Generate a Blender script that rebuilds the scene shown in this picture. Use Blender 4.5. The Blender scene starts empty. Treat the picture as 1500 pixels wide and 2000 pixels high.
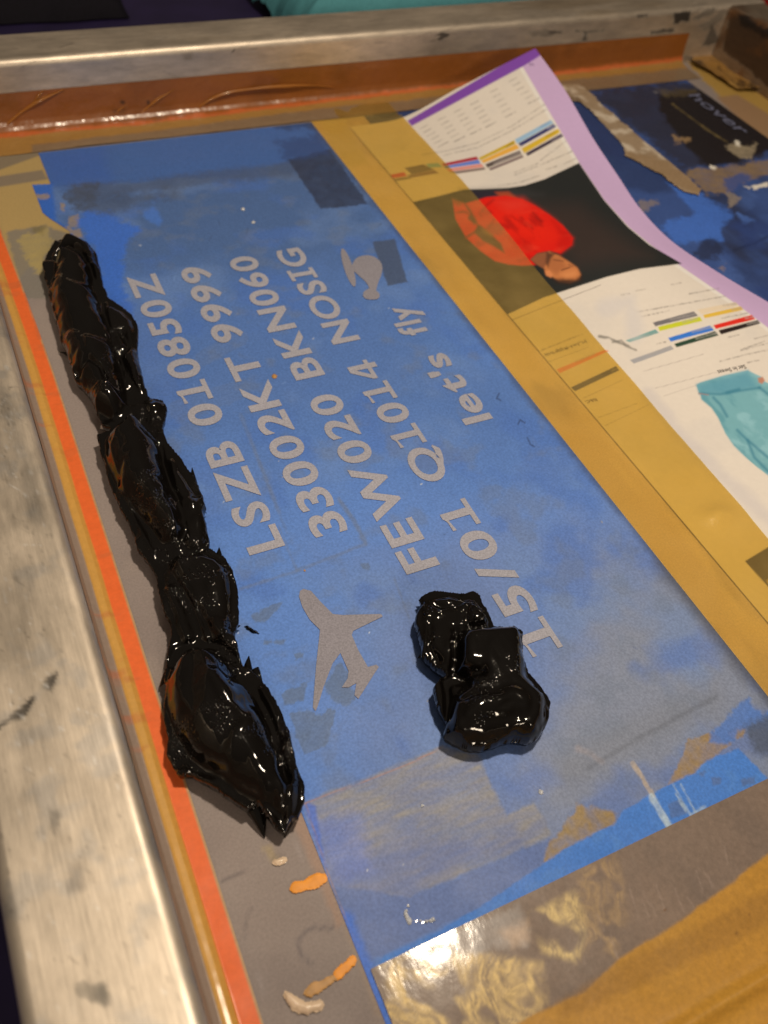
import bpy, bmesh, math, random
import numpy as np
random.seed(7)
for _c in (bpy.data.objects,):
    for _o in list(_c): bpy.data.objects.remove(_o)
SC = bpy.context.scene
COL = SC.collection

# ------------------------------------------------------------------ camera
H = .2                                   # lens height above the screen fabric (m)
PP = np.array([750., 1000.]); V1 = np.array([-510., -1167.]); V2 = np.array([5255., -280.])
FPX = math.sqrt(-float(np.dot(V1-PP, V2-PP)))
def _d(v):
    r = np.array([v[0]-PP[0], -(v[1]-PP[1]), -FPX]); return r/np.linalg.norm(r)
YA = _d(V1); XA = _d(V2); ZA = np.cross(XA, YA)
ROT = np.array([XA, YA, ZA])             # world = ROT @ camera
EYE = np.array([0, 0, H])
def ray(px, py): return ROT @ np.array([px-PP[0], -(py-PP[1]), -FPX])
def at(px, py, z=0.):
    r = ray(px, py); t = (z-H)/r[2]; return np.array([r[0]*t, r[1]*t, z])
def at_y(px, py, y):
    r = ray(px, py); t = y/r[1]; return EYE+r*t
def proj(P):
    c = (np.asarray(P)-EYE) @ ROT
    return np.stack([PP[0]-c[..., 0]/c[..., 2]*FPX, PP[1]+c[..., 1]/c[..., 2]*FPX], -1)

from mathutils import Matrix, Vector
cam_d = bpy.data.cameras.new('camera'); cam = bpy.data.objects.new('camera', cam_d); COL.objects.link(cam)
cam.matrix_world = Matrix.Translation((0, 0, H)) @ Matrix(ROT.tolist()).to_4x4()
cam_d.sensor_fit = 'VERTICAL'; cam_d.sensor_height = 32.; cam_d.lens = FPX/2000*32
cam_d.clip_start = .01; cam_d.clip_end = 20
cam_d.dof.use_dof = True
cam_d.dof.focus_distance = float(-((at(560, 1120, .004)-EYE) @ ROT)[2])
cam_d.dof.aperture_fstop = cam_d.lens/1.95
SC.camera = cam

# ------------------------------------------------------------------ light
W = bpy.data.worlds.new('World'); SC.world = W; W.use_nodes = True
nt = W.node_tree; bg = nt.nodes['Background']
tc = nt.nodes.new('ShaderNodeTexCoord'); sp = nt.nodes.new('ShaderNodeSeparateXYZ'); rp = nt.nodes.new('ShaderNodeValToRGB')
nt.links.new(tc.outputs['Generated'], sp.inputs[0]); nt.links.new(sp.outputs['Z'], rp.inputs[0]); nt.links.new(rp.outputs[0], bg.inputs[0])
rp.color_ramp.elements[0].position = 0.0; rp.color_ramp.elements[0].color = (.05, .035, .025, 1)
rp.color_ramp.elements[1].position = .95; rp.color_ramp.elements[1].color = (.20, .165, .13, 1)
bg.inputs[1].default_value = .66
def lamp(name, loc, aim, size, power, color):
    d = bpy.data.lights.new(name, 'AREA'); d.shape = 'DISK'; d.size = size; d.energy = power; d.color = color
    o = bpy.data.objects.new(name, d); COL.objects.link(o); o.location = loc
    o.rotation_euler = (Vector(aim)-Vector(loc)).to_track_quat('-Z', 'Y').to_euler(); return o
lamp('ceiling_lamp', (.176, .140, .52), (.12, .15, 0), .045, 2.12, (1., .83, .63))
lamp('fill_lamp', (-.08, -1.05, .50), (.12, .3, 0), .22, 3.7, (1., .82, .62))  # fill light added from the front to brighten the far wall
SC.view_settings.view_transform = 'Standard'; SC.view_settings.look = 'None'
SC.view_settings.exposure = 0; SC.view_settings.gamma = 1; SC.view_settings.use_curve_mapping = False
SC.render.engine = 'CYCLES'
SC.cycles.use_denoising = True
SC.cycles.max_bounces = 8; SC.cycles.transparent_max_bounces = 12
SC.cycles.sample_clamp_indirect = 6

# ------------------------------------------------------------------ helpers
LUM = np.array([.93, .775, .59])          # what the lamp gives: photographed colour -> surface colour
def lin(c):
    c = np.asarray(c, float)/255.
    return np.where(c <= .04045, c/12.92, ((c+.055)/1.055)**2.4)
def alb(c, k=1.): return np.clip(lin(c)/LUM*k, .002, .9)

def vnoise(x, y, seed):
    n = 256; r = np.random.RandomState(seed).rand(n, n)
    xi = np.floor(x).astype(int); yi = np.floor(y).astype(int); fx = x-xi; fy = y-yi
    fx = fx*fx*(3-2*fx); fy = fy*fy*(3-2*fy)
    a = r[xi % n, yi % n]; b = r[(xi+1) % n, yi % n]; c = r[xi % n, (yi+1) % n]; d = r[(xi+1) % n, (yi+1) % n]
    return (a*(1-fx)+b*fx)*(1-fy)+(c*(1-fx)+d*fx)*fy
def fbm(x, y, s, seed=0, o=4):
    v = 0; a = .5; t = 0; f = 1./s
    for i in range(o):
        v = v+a*vnoise(x*f+i*17.3, y*f+i*9.1, seed+i); t += a; a *= .5; f *= 2.03
    return v/t*2-1                        # -1..1
def sdist(P, poly):                       # signed distance, inside negative
    P = np.asarray(P, float); poly = np.asarray(poly, float)
    d = np.full(len(P), 1e18); ins = np.zeros(len(P), bool)
    for i in range(len(poly)):
        a = poly[i]; b = poly[(i+1) % len(poly)]; e = b-a; w = P-a
        t = np.clip((w @ e)/max(e @ e, 1e-18), 0, 1); q = w-t[:, None]*e
        d = np.minimum(d, (q*q).sum(1))
        c = (a[1] > P[:, 1]) != (b[1] > P[:, 1])
        with np.errstate(divide='ignore', invalid='ignore'):
            xx = (b[0]-a[0])*(P[:, 1]-a[1])/(b[1]-a[1])+a[0]
        ins ^= c & (P[:, 0] < xx)
    d = np.sqrt(d); return np.where(ins, -d, d)
def ldist(P, line):
    P = np.asarray(P, float); line = np.asarray(line, float); d = np.full(len(P), 1e18)
    for a, b in zip(line[:-1], line[1:]):
        e = b-a; w = P-a; t = np.clip((w @ e)/max(e @ e, 1e-18), 0, 1); q = w-t[:, None]*e
        d = np.minimum(d, (q*q).sum(1))
    return np.sqrt(d)
def sstep(x): x = np.clip(x, 0, 1); return x*x*(3-2*x)
def crop(ox, oy, s): return lambda *pts: [(ox+x/s, oy+y/s) for x, y in pts]

def tag(o, label=None, cat=None, group=None, kind=None):
    for k, v in (('label', label), ('category', cat), ('group', group), ('kind', kind)):
        if v: o[k] = v
    return o
def link(name, me, mat, parent=None):
    o = bpy.data.objects.new(name, me); COL.objects.link(o)
    if mat: me.materials.append(mat)
    if parent: o.parent = parent; o.matrix_parent_inverse = Matrix.Translation(-Vector(parent.location))
    return o
def empty(name, loc=(0, 0, 0)):
    o = bpy.data.objects.new(name, None); COL.objects.link(o); o.location = loc; o.empty_display_size = .02; return o
def mesh_np(name, V, F, smooth=True, col=None):
    me = bpy.data.meshes.new(name); V = np.asarray(V, np.float32); F = np.asarray(F, np.int32)
    me.vertices.add(len(V)); me.vertices.foreach_set('co', V.ravel())
    k = F.shape[1]; me.loops.add(F.size); me.loops.foreach_set('vertex_index', F.ravel())
    me.polygons.add(len(F)); me.polygons.foreach_set('loop_start', np.arange(0, F.size, k, dtype=np.int32))
    me.polygons.foreach_set('use_smooth', np.full(len(F), smooth))
    me.update(calc_edges=True)
    if col is not None:
        a = me.color_attributes.new('Col', 'FLOAT_COLOR', 'POINT'); a.data.foreach_set('color', np.asarray(col, np.float32).ravel())
    me.validate(); return me
def gridfaces(n, m, keep=None):           # n rows, m columns
    i = np.arange(n*m).reshape(n, m)
    F = np.stack([i[:-1, :-1], i[:-1, 1:], i[1:, 1:], i[1:, :-1]], -1).reshape(-1, 4)
    if keep is not None: F = F[keep[F].all(1)]
    return F
def compact(V, F, C=None):
    u, inv = np.unique(F, return_inverse=True); return V[u], inv.reshape(F.shape), (None if C is None else C[u])

class Canvas:                             # a sheet whose own colours are painted into a vertex colour attribute
    def __init__(s, V, n, m, base, g=1.):
        s.V = V; s.n = n; s.m = m; s.px = proj(V); s.c = np.zeros((len(V), 4)); s.c[:, :3] = alb(base); s.c[:, 3] = g
        s.keep = None; s.u = V[:, 0]; s.v = V[:, 1]
    def mix(s, a, col=None, g=None, idx=None, k=None):
        idx = slice(None) if idx is None else idx; a = a[:, None]
        if col is not None: s.c[idx, :3] = s.c[idx, :3]*(1-a)+alb(col)*a
        if k is not None: s.c[idx, :3] *= 1+(k-1)*a
        if g is not None: s.c[idx, 3] = s.c[idx, 3]*(1-a[:, 0])+g*a[:, 0]
    def near(s, pts, pad):
        p = np.asarray(pts, float); lo = p.min(0)-pad; hi = p.max(0)+pad
        return np.where(((s.px >= lo) & (s.px <= hi)).all(1))[0]
    def poly(s, pts, col=None, a=1., soft=1.5, amp=0., ns=.006, seed=1, g=None, k=None, tex=0., ts=.003, stretch=(1, 1)):
        i = s.near(pts, soft+amp*2+2)
        if not len(i): return
        d = sdist(s.px[i], pts)
        if amp: d = d+amp*1.3*fbm(s.u[i]/stretch[0], s.v[i]/stretch[1], ns, seed)+amp*.8*fbm(s.u[i], s.v[i], ns*.25, seed+7, 3)
        m = sstep(.5-d/(2*soft))*a
        if tex: m = m*np.clip(1-tex*(.5+.9*fbm(s.u[i]/stretch[0], s.v[i]/stretch[1], ts, seed+31)), 0, 1)
        s.mix(m, col, g, i, k)
    def line(s, pts, w, col=None, a=1., soft=1., amp=0., ns=.003, seed=1, tex=0., ts=.0015, g=None, k=None):
        i = s.near(pts, w+soft+amp*2+2)
        if not len(i): return
        d = ldist(s.px[i], pts)-w/2
        if amp: d = d+amp*fbm(s.u[i], s.v[i], ns, seed)
        m = sstep(.5-d/(2*soft))*a
        if tex: m = m*np.clip(1-tex*(.5+1.2*fbm(s.u[i], s.v[i], ts, seed+31)), 0, 1)
        s.mix(m, col, g, i, k)
    def cloud(s, col=None, a=.3, ns=.02, seed=1, lo=-.1, hi=.5, stretch=(1, 1), pts=None, soft=10, k=None, o=4):
        m = sstep((fbm(s.u/stretch[0], s.v/stretch[1], ns, seed, o)-lo)/(hi-lo))*a
        if pts is not None: m = m*sstep(.5-sdist(s.px, pts)/(2*soft))
        s.mix(m, col, None, None, k)
    def build(s, name, mat, parent=None):
        F = gridfaces(s.n, s.m, s.keep); V, F, C = compact(s.V, F, s.c)
        return link(name, mesh_np(name, V, F, True, C), mat, parent)
def plane_canvas(x0, x1, y0, y1, z, step, base, g=1.):
    m = int((x1-x0)/step)+1; n = int((y1-y0)/step)+1
    X, Y = np.meshgrid(np.linspace(x0, x1, m), np.linspace(y0, y1, n))
    V = np.stack([X.ravel(), Y.ravel(), np.full(X.size, z)], 1)
    return Canvas(V, n, m, base, g)

# ------------------------------------------------------------------ materials
class NT:
    def __init__(s, name):
        s.m = bpy.data.materials.new(name); s.m.use_nodes = True; s.t = s.m.node_tree; s.b = s.t.nodes['Principled BSDF']
        s.tc = s.t.nodes.new('ShaderNodeTexCoord')
    def n(s, typ, **kw):
        o = s.t.nodes.new('ShaderNode'+typ)
        for k, v in kw.items(): setattr(o, k, v)
        return o
    def l(s, a, b): s.t.links.new(a, b)
    def noise(s, scale, detail=4, stretch=None, rough=.55):
        o = s.n('TexNoise'); o.inputs['Scale'].default_value = scale; o.inputs['Detail'].default_value = detail; o.inputs['Roughness'].default_value = rough
        if stretch:
            mp = s.n('Mapping'); mp.inputs['Scale'].default_value = stretch; s.l(s.tc.outputs['Object'], mp.inputs[0]); s.l(mp.outputs[0], o.inputs[0])
        else: s.l(s.tc.outputs['Object'], o.inputs[0])
        return o.outputs['Fac']
    def rng(s, fac, a, b, lo=.3, hi=.7):
        o = s.n('MapRange'); s.l(fac, o.inputs[0]); o.inputs[1].default_value = lo; o.inputs[2].default_value = hi; o.inputs[3].default_value = a; o.inputs[4].default_value = b; return o.outputs[0]
    def mul(s, a, b, op='MULTIPLY'):
        o = s.n('Math', operation=op)
        for i, v in enumerate((a, b)):
            if isinstance(v, (int, float)): o.inputs[i].default_value = v
            else: s.l(v, o.inputs[i])
        return o.outputs[0]
    def shade(s, colsock, fac):           # colour * scalar
        o = s.n('VectorMath', operation='SCALE'); s.l(colsock, o.inputs[0]); s.l(fac, o.inputs['Scale']); return o.outputs[0]
    def bump(s, h, strength=.3, dist=.0005, to=None, prev=None):
        o = s.n('Bump'); o.inputs['Strength'].default_value = strength; o.inputs['Distance'].default_value = dist; s.l(h, o.inputs['Height'])
        if prev is not None: s.l(prev, o.inputs['Normal'])
        s.l(o.outputs[0], (to or s.b.inputs['Normal'])); return o.outputs[0]
    def attr(s):
        o = s.n('Attribute'); o.attribute_name = 'Col'; return o

def painted(name, rough=.5, var=.12, vs=900, bump=.15, bs=1500, bd=.0002, spec=.5, coat=0., coatr=.1, rvar=.12):
    t = NT(name); a = t.attr()
    f = t.rng(t.noise(vs, 5), 1-var, 1+var)
    t.l(t.shade(a.outputs['Color'], f), t.b.inputs['Base Color'])
    t.l(t.rng(t.noise(60, 5), rough-rvar, rough+rvar), t.b.inputs['Roughness'])
    t.b.inputs['Specular IOR Level'].default_value = spec
    if bump: t.bump(t.noise(bs, 3), bump, bd)
    t.b.inputs['Coat Weight'].default_value = coat; t.b.inputs['Coat Roughness'].default_value = coatr
    return t
def plain(name, rgb, rough=.5, var=.1, vs=300, spec=.5, bump=0, bs=800, bd=.0003, coat=0, raw=False, stretch=None):
    t = NT(name); c = t.n('RGB'); c.outputs[0].default_value = (*(rgb if raw else alb(rgb)), 1)
    f = t.rng(t.noise(vs, 5, stretch), 1-var, 1+var); t.l(t.shade(c.outputs[0], f), t.b.inputs['Base Color'])
    t.b.inputs['Roughness'].default_value = rough; t.b.inputs['Specular IOR Level'].default_value = spec
    if bump: t.bump(t.noise(bs, 4), bump, bd)
    t.b.inputs['Coat Weight'].default_value = coat
    return t

M_mesh = painted('screen_fabric', .6, .10, 1600, .25, 2600, .0002, spec=.3).m
M_emul = painted('blue_emulsion', .55, .15, 1400, .3, 2200, .00025, spec=.28).m
M_open = painted('open_mesh', .6, .22, 1900, .3, 2600, .0002, spec=.35).m
M_page = painted('printed_paper', .42, .02, 500, .03, 600, .0002, spec=.35, rvar=.05).m
t = painted('glossy_tape', .42, .06, 700, 0, coat=.3, coatr=.14)
nb = t.bump(t.noise(70, 3), .5, .002, t.b.inputs['Normal']); t.bump(t.noise(70, 3), .5, .002, t.b.inputs['Coat Normal']); M_tape = t.m
M_glue = painted('glue_and_tape', .5, .06, 700, .1, coat=.12, coatr=.15, spec=.3).m
t = painted('clear_tape_on_mesh', .5, .12, 900, 0, coat=.28, coatr=.11, spec=.25)
t.bump(t.noise(260, 4, (1, .5, 1)), .12, .0005, t.b.inputs['Coat Normal']); t.bump(t.noise(700, 4), .3, .0002); M_clear = t.m

def metal(name, axis):
    t = NT(name); a = t.attr()
    st = (.05, 1, 1) if axis == 'x' else (1, .05, 1)
    f = t.rng(t.noise(1300, 4, st), .93, 1.06); f2 = t.mul(t.rng(t.noise(55, 6, (.3, 1, 1) if axis == 'x' else (1, .3, 1)), .86, 1.12), t.rng(t.noise(330, 5, (.3, 1, 1) if axis == 'x' else (1, .3, 1), .7), .82, 1.16))
    t.l(t.shade(a.outputs['Color'], t.mul(f, f2)), t.b.inputs['Base Color'])
    t.l(t.mul(a.outputs['Alpha'], .80), t.b.inputs['Metallic'])
    r = t.rng(t.noise(90, 6, (.4, 1, 1) if axis == 'x' else (1, .4, 1)), .42, .58); t.l(r, t.b.inputs['Roughness'])
    t.bump(t.noise(1500, 3, st), .16, .00015); return t.m
M_metx = metal('brushed_aluminium_across', 'x'); M_mety = metal('brushed_aluminium_along', 'y')

t = NT('black_ink')
t.b.inputs['Base Color'].default_value = (.0035, .0028, .0024, 1); t.b.inputs['Specular IOR Level'].default_value = .5
a = t.attr()
t.l(t.rng(t.noise(90, 3), .05, .11), t.b.inputs['Roughness'])
n1 = t.bump(t.noise(300, 2), .10, .0006)
vo = t.n('TexVoronoi'); vo.inputs['Scale'].default_value = 1300; t.l(t.tc.outputs['Object'], vo.inputs[0])
hb = t.mul(t.rng(vo.outputs['Distance'], 1, 0, .0, .45), a.outputs['Alpha'])
t.bump(hb, 1.0, .0005, prev=n1)
M_ink = t.m

# ------------------------------------------------------------------ structure: table
me = bpy.data.meshes.new('table'); me.from_pydata([(-.6, -.5, -.004), (1.4, -.5, -.004), (1.4, 1.5, -.004), (-.6, 1.5, -.004)], [], [(0, 1, 2, 3)])
tag(link('table', me, plain('dark_table', (36, 24, 54), .6, .25, 40, bump=.1).m), kind='structure')

# ------------------------------------------------------------------ the printing screen
XL, XR, YB, YT, ZT, BW = .0014, .4285, -.014, .410, .0305, .0285
screen = empty('printing_screen', (.21, .2, 0))
tag(screen, 'aluminium framed printing screen with blue stencil and amber tape around its mesh', 'printing screen')

def bar(mat, fixed, a0, a1, axis, sign, n=620):
    # cross-section: (outward distance from the inner wall, height)
    r = .0030; pr = [(0, z) for z in np.linspace(-.001, ZT-r, 46)]
    pr += [(r-r*math.cos(q), ZT-r+r*math.sin(q)) for q in np.linspace(.15, math.pi/2-.1, 8)]
    pr += [(d, ZT) for d in np.linspace(r, BW-r, 48)]
    pr += [(BW-r+r*math.sin(q), ZT-r+r*math.cos(q)) for q in np.linspace(.1, math.pi/2, 7)] + [(BW, -.001), (0, -.001)]
    pr = np.array(pr); T = np.linspace(a0, a1, n); D = np.repeat(pr[None], n, 0)
    A = np.repeat(T[:, None], len(pr), 1)
    if axis == 'x': V = np.stack([A, fixed+sign*D[..., 0], D[..., 1]], -1)
    else: V = np.stack([fixed+sign*D[..., 0], A, D[..., 1]], -1)
    # small dings and a wandering surface so that reflections are not ruler-straight
    c = Canvas(V.reshape(-1, 3), n, len(pr), (200, 185, 165), 1.)
    c.u = A.ravel(); c.v = (np.repeat(pr.cumsum(0)[None, :, 1], n, 0)).ravel()
    s = np.r_[0, np.sqrt((np.diff(pr, axis=0)**2).sum(1)).cumsum()]; c.v = np.repeat(s[None], n, 0).ravel()
    return c
back = bar(M_metx, YT, XL-BW, XR+BW, 'x', 1)
back.c[:, :3] = (.68, .60, .50)
back.cloud(None, .8, .03, 5, .0, .6, (3, 1), k=.72)
back.cloud((150, 120, 80), .5, .02, 8, .05, .6, (4, .6), pts=[(0, 65), (1420, -40), (1420, 20), (740, 50), (0, 112)], soft=8)
C = crop(1050, 0, 3.3333)
for p, al in [(C((885, 85), (1000, 68), (985, 135), (890, 155)), .95), (C((1010, 120), (1100, 60), (1170, 50), (1140, 90), (1040, 130)), .7),
              (C((640, 95), (720, 82), (720, 110), (650, 115)), .8), (C((735, 205), (860, 180), (900, 195), (860, 215), (740, 222)), .85),
              (C((1050, 170), (1150, 110), (1200, 60), (1240, 60), (1200, 130), (1090, 200)), .55),
              (C((1060, 310), (1140, 165), (1190, 270), (1100, 300)), .8), (C((60, 203), (160, 203), (155, 215), (70, 216)), .75),
              (C((250, 203), (440, 190), (430, 204), (325, 213), (318, 260), (290, 262), (300, 215)), .85)]:
    back.poly(p, (28, 22, 18), al, 1.5, 2.5, .004, 3, g=.05)
Cb = crop(0, 0, 2)
back.poly(Cb((900, 207), (915, 190), (920, 195), (908, 207)), (20, 15, 12), 1, .8, g=0)
back.poly(Cb((715, 215), (750, 205), (752, 230), (720, 235)), (105, 90, 75), .6, 5, 2, .004, 4, g=.4)
for p in ([(862, 62), (880, 66), (876, 72), (858, 80), (852, 76), (862, 70), (848, 70)],):
    back.poly(p, (25, 20, 18), .9, 1, 1, .003, 2, g=0)
back.poly([(1030, 62), (1060, 58), (1095, 62), (1070, 70), (1040, 73)], (60, 50, 42), .6, 2, 3, .004, 9, g=.2)
for i in range(70):
    x = random.uniform(0, 1420); y = 118-x*.075+random.uniform(-52, 66); a = random.gauss(0, .25); L = random.uniform(8, 50)
    back.line([(x, y), (x+L*math.cos(a), y-L*.08+L*math.sin(a))], 1.2, random.choice([(225, 205, 175), (120, 100, 80), (90, 75, 60)]), random.uniform(.2, .6), 1)
o = back.build('frame_bar', M_metx, screen); tag(o, 'far brushed aluminium bar with black ink stains toward its right end')

left = bar(M_mety, XL, YB, YT-.0002, 'y', -1)
left.c[:, :3] = (.70, .62, .52)
left.cloud(None, .7, .02, 15, .0, .6, (1, 2.5), k=.70)
left.cloud((175, 160, 140), .5, .006, 25, .1, .5, (1, 1))
Cl = crop(0, 900, 2)
left.poly(Cl((-20, 1045), (20, 1010), (60, 975), (130, 918), (137, 935), (95, 1000), (20, 1035), (-10, 1050)), (25, 20, 17), .92, 3, 3, .003, 2, g=.05, tex=.3)
left.poly(Cl((165, 885), (180, 845), (225, 822), (222, 860), (200, 905)), (35, 30, 26), .85, 4, 4, .002, 5, g=.1, tex=.4)
left.poly([(150, 1925), (160, 1918), (190, 1925), (212, 1915), (213, 1950), (208, 1972), (195, 1960), (165, 1950), (150, 1945)], (80, 75, 65), .7, 4, 5, .002, 6, g=.3, tex=.5)
left.poly([(130, 1680), (165, 1680), (165, 1735), (135, 1740)], (110, 95, 80), .35, 10, 6, .003, 7, g=.5)
left.poly([(95, 1580), (120, 1585), (110, 1630), (98, 1620)], (90, 80, 68), .5, 6, 5, .002, 8, g=.4)
for i in range(110):
    y = random.uniform(700, 2000); x = random.uniform(0, max(20, (y-690)*.29)); a = random.gauss(1.25, .5); L = random.uniform(6, 45)
    left.line([(x, y), (x+L*math.cos(a), y+L*math.sin(a))], 1.6, random.choice([(240, 225, 200), (150, 130, 105), (110, 95, 78)]), random.uniform(.2, .6), 1.2)
for i in range(60):
    y = random.uniform(700, 2000); x = random.uniform(0, max(20, (y-690)*.28)); left.line([(x, y), (x+3, y+4)], random.uniform(3, 7), random.choice([(245, 230, 205), (140, 122, 100)]), .45, 2.5)
left.line([(0, 760), (50, 900), (70, 1010)], 22, (150, 135, 115), .35, 10, 5, .004, 9)
o = left.build('frame_bar', M_mety, screen); tag(o, 'near left aluminium bar with two black ink smears on its top')
right = bar(M_mety, XR, YB, YT-.0002, 'y', 1)
right.c[:, :3] = (.36, .29, .22)
C = crop(1050, 0, 3.3333)
right.poly(C((1260, 60), (1300, 60), (1700, 260), (1700, 700), (1480, 560), (1380, 460), (1200, 330), (1240, 130)), (66, 42, 22), .95, 3, 3, .006, 2, g=.1)
right.poly(C((1290, 75), (1700, 260), (1700, 380), (1480, 250), (1330, 165)), (25, 18, 14), .9, 4, 5, .006, 4, g=.1)
right.cloud((120, 72, 30), .5, .012, 9, .05, .5)
o = right.build('frame_bar', M_mety, screen); tag(o, 'right bar of the frame, dark with ink and brown tape')
front = bar(M_metx, YB, XL-BW, XR+BW, 'x', -1, 120); front.c[:, :3] = (.6, .56, .52)
front.build('frame_bar', M_metx, screen)

# fabric
fab = plane_canvas(XL, XR, YB, YT, 0, .0008, (144, 124, 108))
fab.cloud((128, 110, 97), .6, .03, 3, -.1, .5); fab.cloud((154, 132, 112), .4, .012, 4, 0, .5)
C3 = crop(0, 150, 3)
B = (176, 142, 84)
fab.poly([(-30, 240), (70, 270), (150, 480), (200, 560), (150, 600), (60, 520), (20, 560), (-40, 480)], B, 1, 2, 2, .004, 3)
fab.poly(C3((-50, 470), (230, 400), (235, 460), (0, 545), (-50, 550)), (126, 108, 84), .9, 1.5)
fab.poly(C3((-50, 590), (250, 545), (280, 600), (0, 645), (-50, 660)), (128, 110, 88), .9, 1.5)
fab.poly(C3((35, 905), (270, 870), (420, 930), (560, 1150), (560, 1300), (150, 1300), (90, 1100)), (126, 114, 96), .85, 2, 2, .003, 5)
fab.poly(C3((95, 960), (270, 880), (300, 960), (260, 1120), (230, 1160), (150, 1060)), (172, 145, 84), .9, 3, 8, .003, 6, tex=.4)
fab.poly(C3((180, 880), (280, 870), (250, 925), (190, 920)), (118, 100, 60), .7, 4, 4, .003, 7)
fab.poly([(305, 1440), (335, 1520), (300, 1470)], (190, 160, 95), .5, 5, 3, .003, 8)
# left strip, its stains
fab.poly([(20, 560), (90, 760), (330, 1520), (480, 2010), (460, 2010), (300, 1500), (110, 900)], (150, 128, 98), .5, 4, 3, .005, 9)
C7 = crop(0, 1400, 2)
fab.line(C7((990, 360), (1015, 420)), 10, (235, 205, 160), .95, 1.5, 1, .002, 3)
fab.poly(C7((1020, 510), (1060, 500), (1090, 560), (1060, 570)), (165, 138, 95), .6, 5, 2, .003, 4)
fab.line(C7((870, 640), (920, 620), (950, 608)), 3, (95, 82, 76), .6, 1.5)
fab.line(C7((985, 740), (960, 790), (960, 860)), 4, (96, 84, 78), .5, 2.5)
fab.line(C7((1300, 825), (1210, 825), (1165, 870), (1175, 930), (1220, 970)), 7, (98, 86, 82), .55, 3)
fab.line(C7((1155, 480), (1175, 560)), 5, (160, 140, 125), .5, 3); fab.line(C7((1000, 1000), (1040, 1090)), 5, (150, 132, 118), .5, 3)
fab.line(C7((1340, 720), (1420, 950), (1490, 1140)), 26, (165, 135, 105), .5, 9, 4, .004, 6)
fab.poly(C7((1180, 345), (1215, 420), (1300, 690), (1340, 800), (1320, 830), (1230, 600), (1150, 420)), (170, 128, 98), .55, 7, 3, .004, 5)
# strip under the amber tape reads lighter
fab.poly([(585, 200), (735, 195), (745, 250), (1600, 1330), (1600, 1495), (1500, 1372), (608, 240)], (212, 180, 148), 1, 2)
_st = [(585, 200), (735, 195), (745, 250), (1600, 1330), (1600, 1495), (1500, 1372), (608, 240)]
fab.cloud((236, 206, 170), .5, .02, 14, 0, .5, (1, 4), pts=_st, soft=3); fab.cloud((176, 148, 120), .5, .012, 15, .1, .5, (1, 3), pts=_st, soft=3)
fab.poly([(735, 190), (800, 190), (900, 400), (720, 270)], (70, 66, 68), .9, 3, 3)
fab.poly([(600, 200), (660, 200), (720, 320), (680, 330)], (205, 180, 120), .6, 8, 4)
# right side
fab.poly([(1340, 120), (1420, 105), (1530, 200), (1530, 330), (1470, 260)], (172, 130, 60), 1, 4, 4, .006, 3)
fab.poly([(1400, 190), (1440, 185), (1530, 240), (1530, 320)], (150, 112, 78), .9, 3)
o = fab.build('mesh_sheet', M_mesh, screen)

# blue stencil coat ---------------------------------------------------------
EX0, EX1, EY0, EY1 = .0338, .1618, .012, .3886
em = plane_canvas(.0268, EX1, EY0, EY1, .0002, .0004, (80, 119, 185))
flap = [(50, 361), (102, 359), (175, 385), (175, 500), (150, 462), (125, 445), (98, 428), (78, 412), (60, 395), (48, 380)]
em.keep = (em.V[:, 0] >= EX0-1e-5) | (sdist(em.px, flap) < .3)
sA = (1, 1)
em.poly([(0, 200), (620, 200), (1150, 900), (300, 900)], (70, 102, 158), .85, 160, 40, .03, 2)
em.poly([(0, 200), (620, 200), (800, 480), (300, 560), (150, 480)], (66, 92, 136), .8, 60, 30, .02, 3)
em.poly([(700, 1100), (1500, 900), (1600, 1700), (700, 1750)], (98, 116, 162), .85, 130, 40, .02, 4)
em.poly([(1150, 1150), (1600, 1000), (1600, 1600), (1000, 1620)], (126, 124, 134), .8, 90, 40, .02, 5)
em.cloud((96, 122, 170), .5, .025, 11, 0, .5); em.cloud((62, 100, 170), .5, .015, 12, .0, .5)
em.cloud((100, 108, 128), .35, .009, 13, .15, .55)
em.poly([(70, 300), (608, 238), (650, 300), (560, 318), (440, 343), (250, 357), (100, 362)], (56, 92, 152), .95, 3, 3, .008, 6)
em.poly([(70, 300), (200, 285), (220, 357), (100, 362)], (46, 86, 160), .6, 20, 6)
em.poly([(140, 362), (300, 349), (565, 316), (610, 330), (560, 345), (420, 358), (250, 378), (180, 392), (150, 385)], (70, 78, 100), .6, 7, 6, .006, 7, stretch=(3, 1))
em.poly([(165, 400), (240, 378), (340, 372), (350, 385), (250, 405), (190, 440)], (66, 72, 90), .6, 12, 9, .006, 8)
em.poly([(0, 360), (102, 359), (110, 430), (160, 470), (100, 470)], (34, 92, 178), 1, 6, 3)
em.poly([(128, 362), (190, 358), (190, 400), (150, 415), (125, 390)], (66, 70, 84), .8, 5, 8, .004, 9, tex=.5)
for p in (C3((150, 700), (250, 690), (300, 680), (290, 720), (170, 720)), C3((400, 815), (455, 810), (470, 870), (400, 890), (380, 880), (400, 860)), C3((350, 730), (380, 740), (375, 790), (355, 780)), C3((395, 900), (470, 895), (490, 945), (440, 940))):
    em.poly(p, (150, 122, 96), .9, 1.5, 4, .002, 3, tex=.3)
em.poly([(150, 430), (185, 412), (235, 425), (272, 450), (250, 480), (238, 510), (242, 560), (262, 615), (240, 605), (212, 600), (195, 540), (188, 500)], (44, 98, 186), .95, 8, 8, .006, 4)
em.poly([(278, 412), (300, 405), (322, 430), (310, 440), (285, 425)], (60, 108, 186), .8, 4, 4)
em.poly([(562, 311), (645, 292), (720, 400), (627, 408)], (46, 52, 74), .92, 2, 2.5, .004, 5, tex=.15)
em.poly([(540, 280), (620, 262), (650, 300), (560, 312)], (46, 66, 112), .7, 8, 8, .005, 6)
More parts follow.
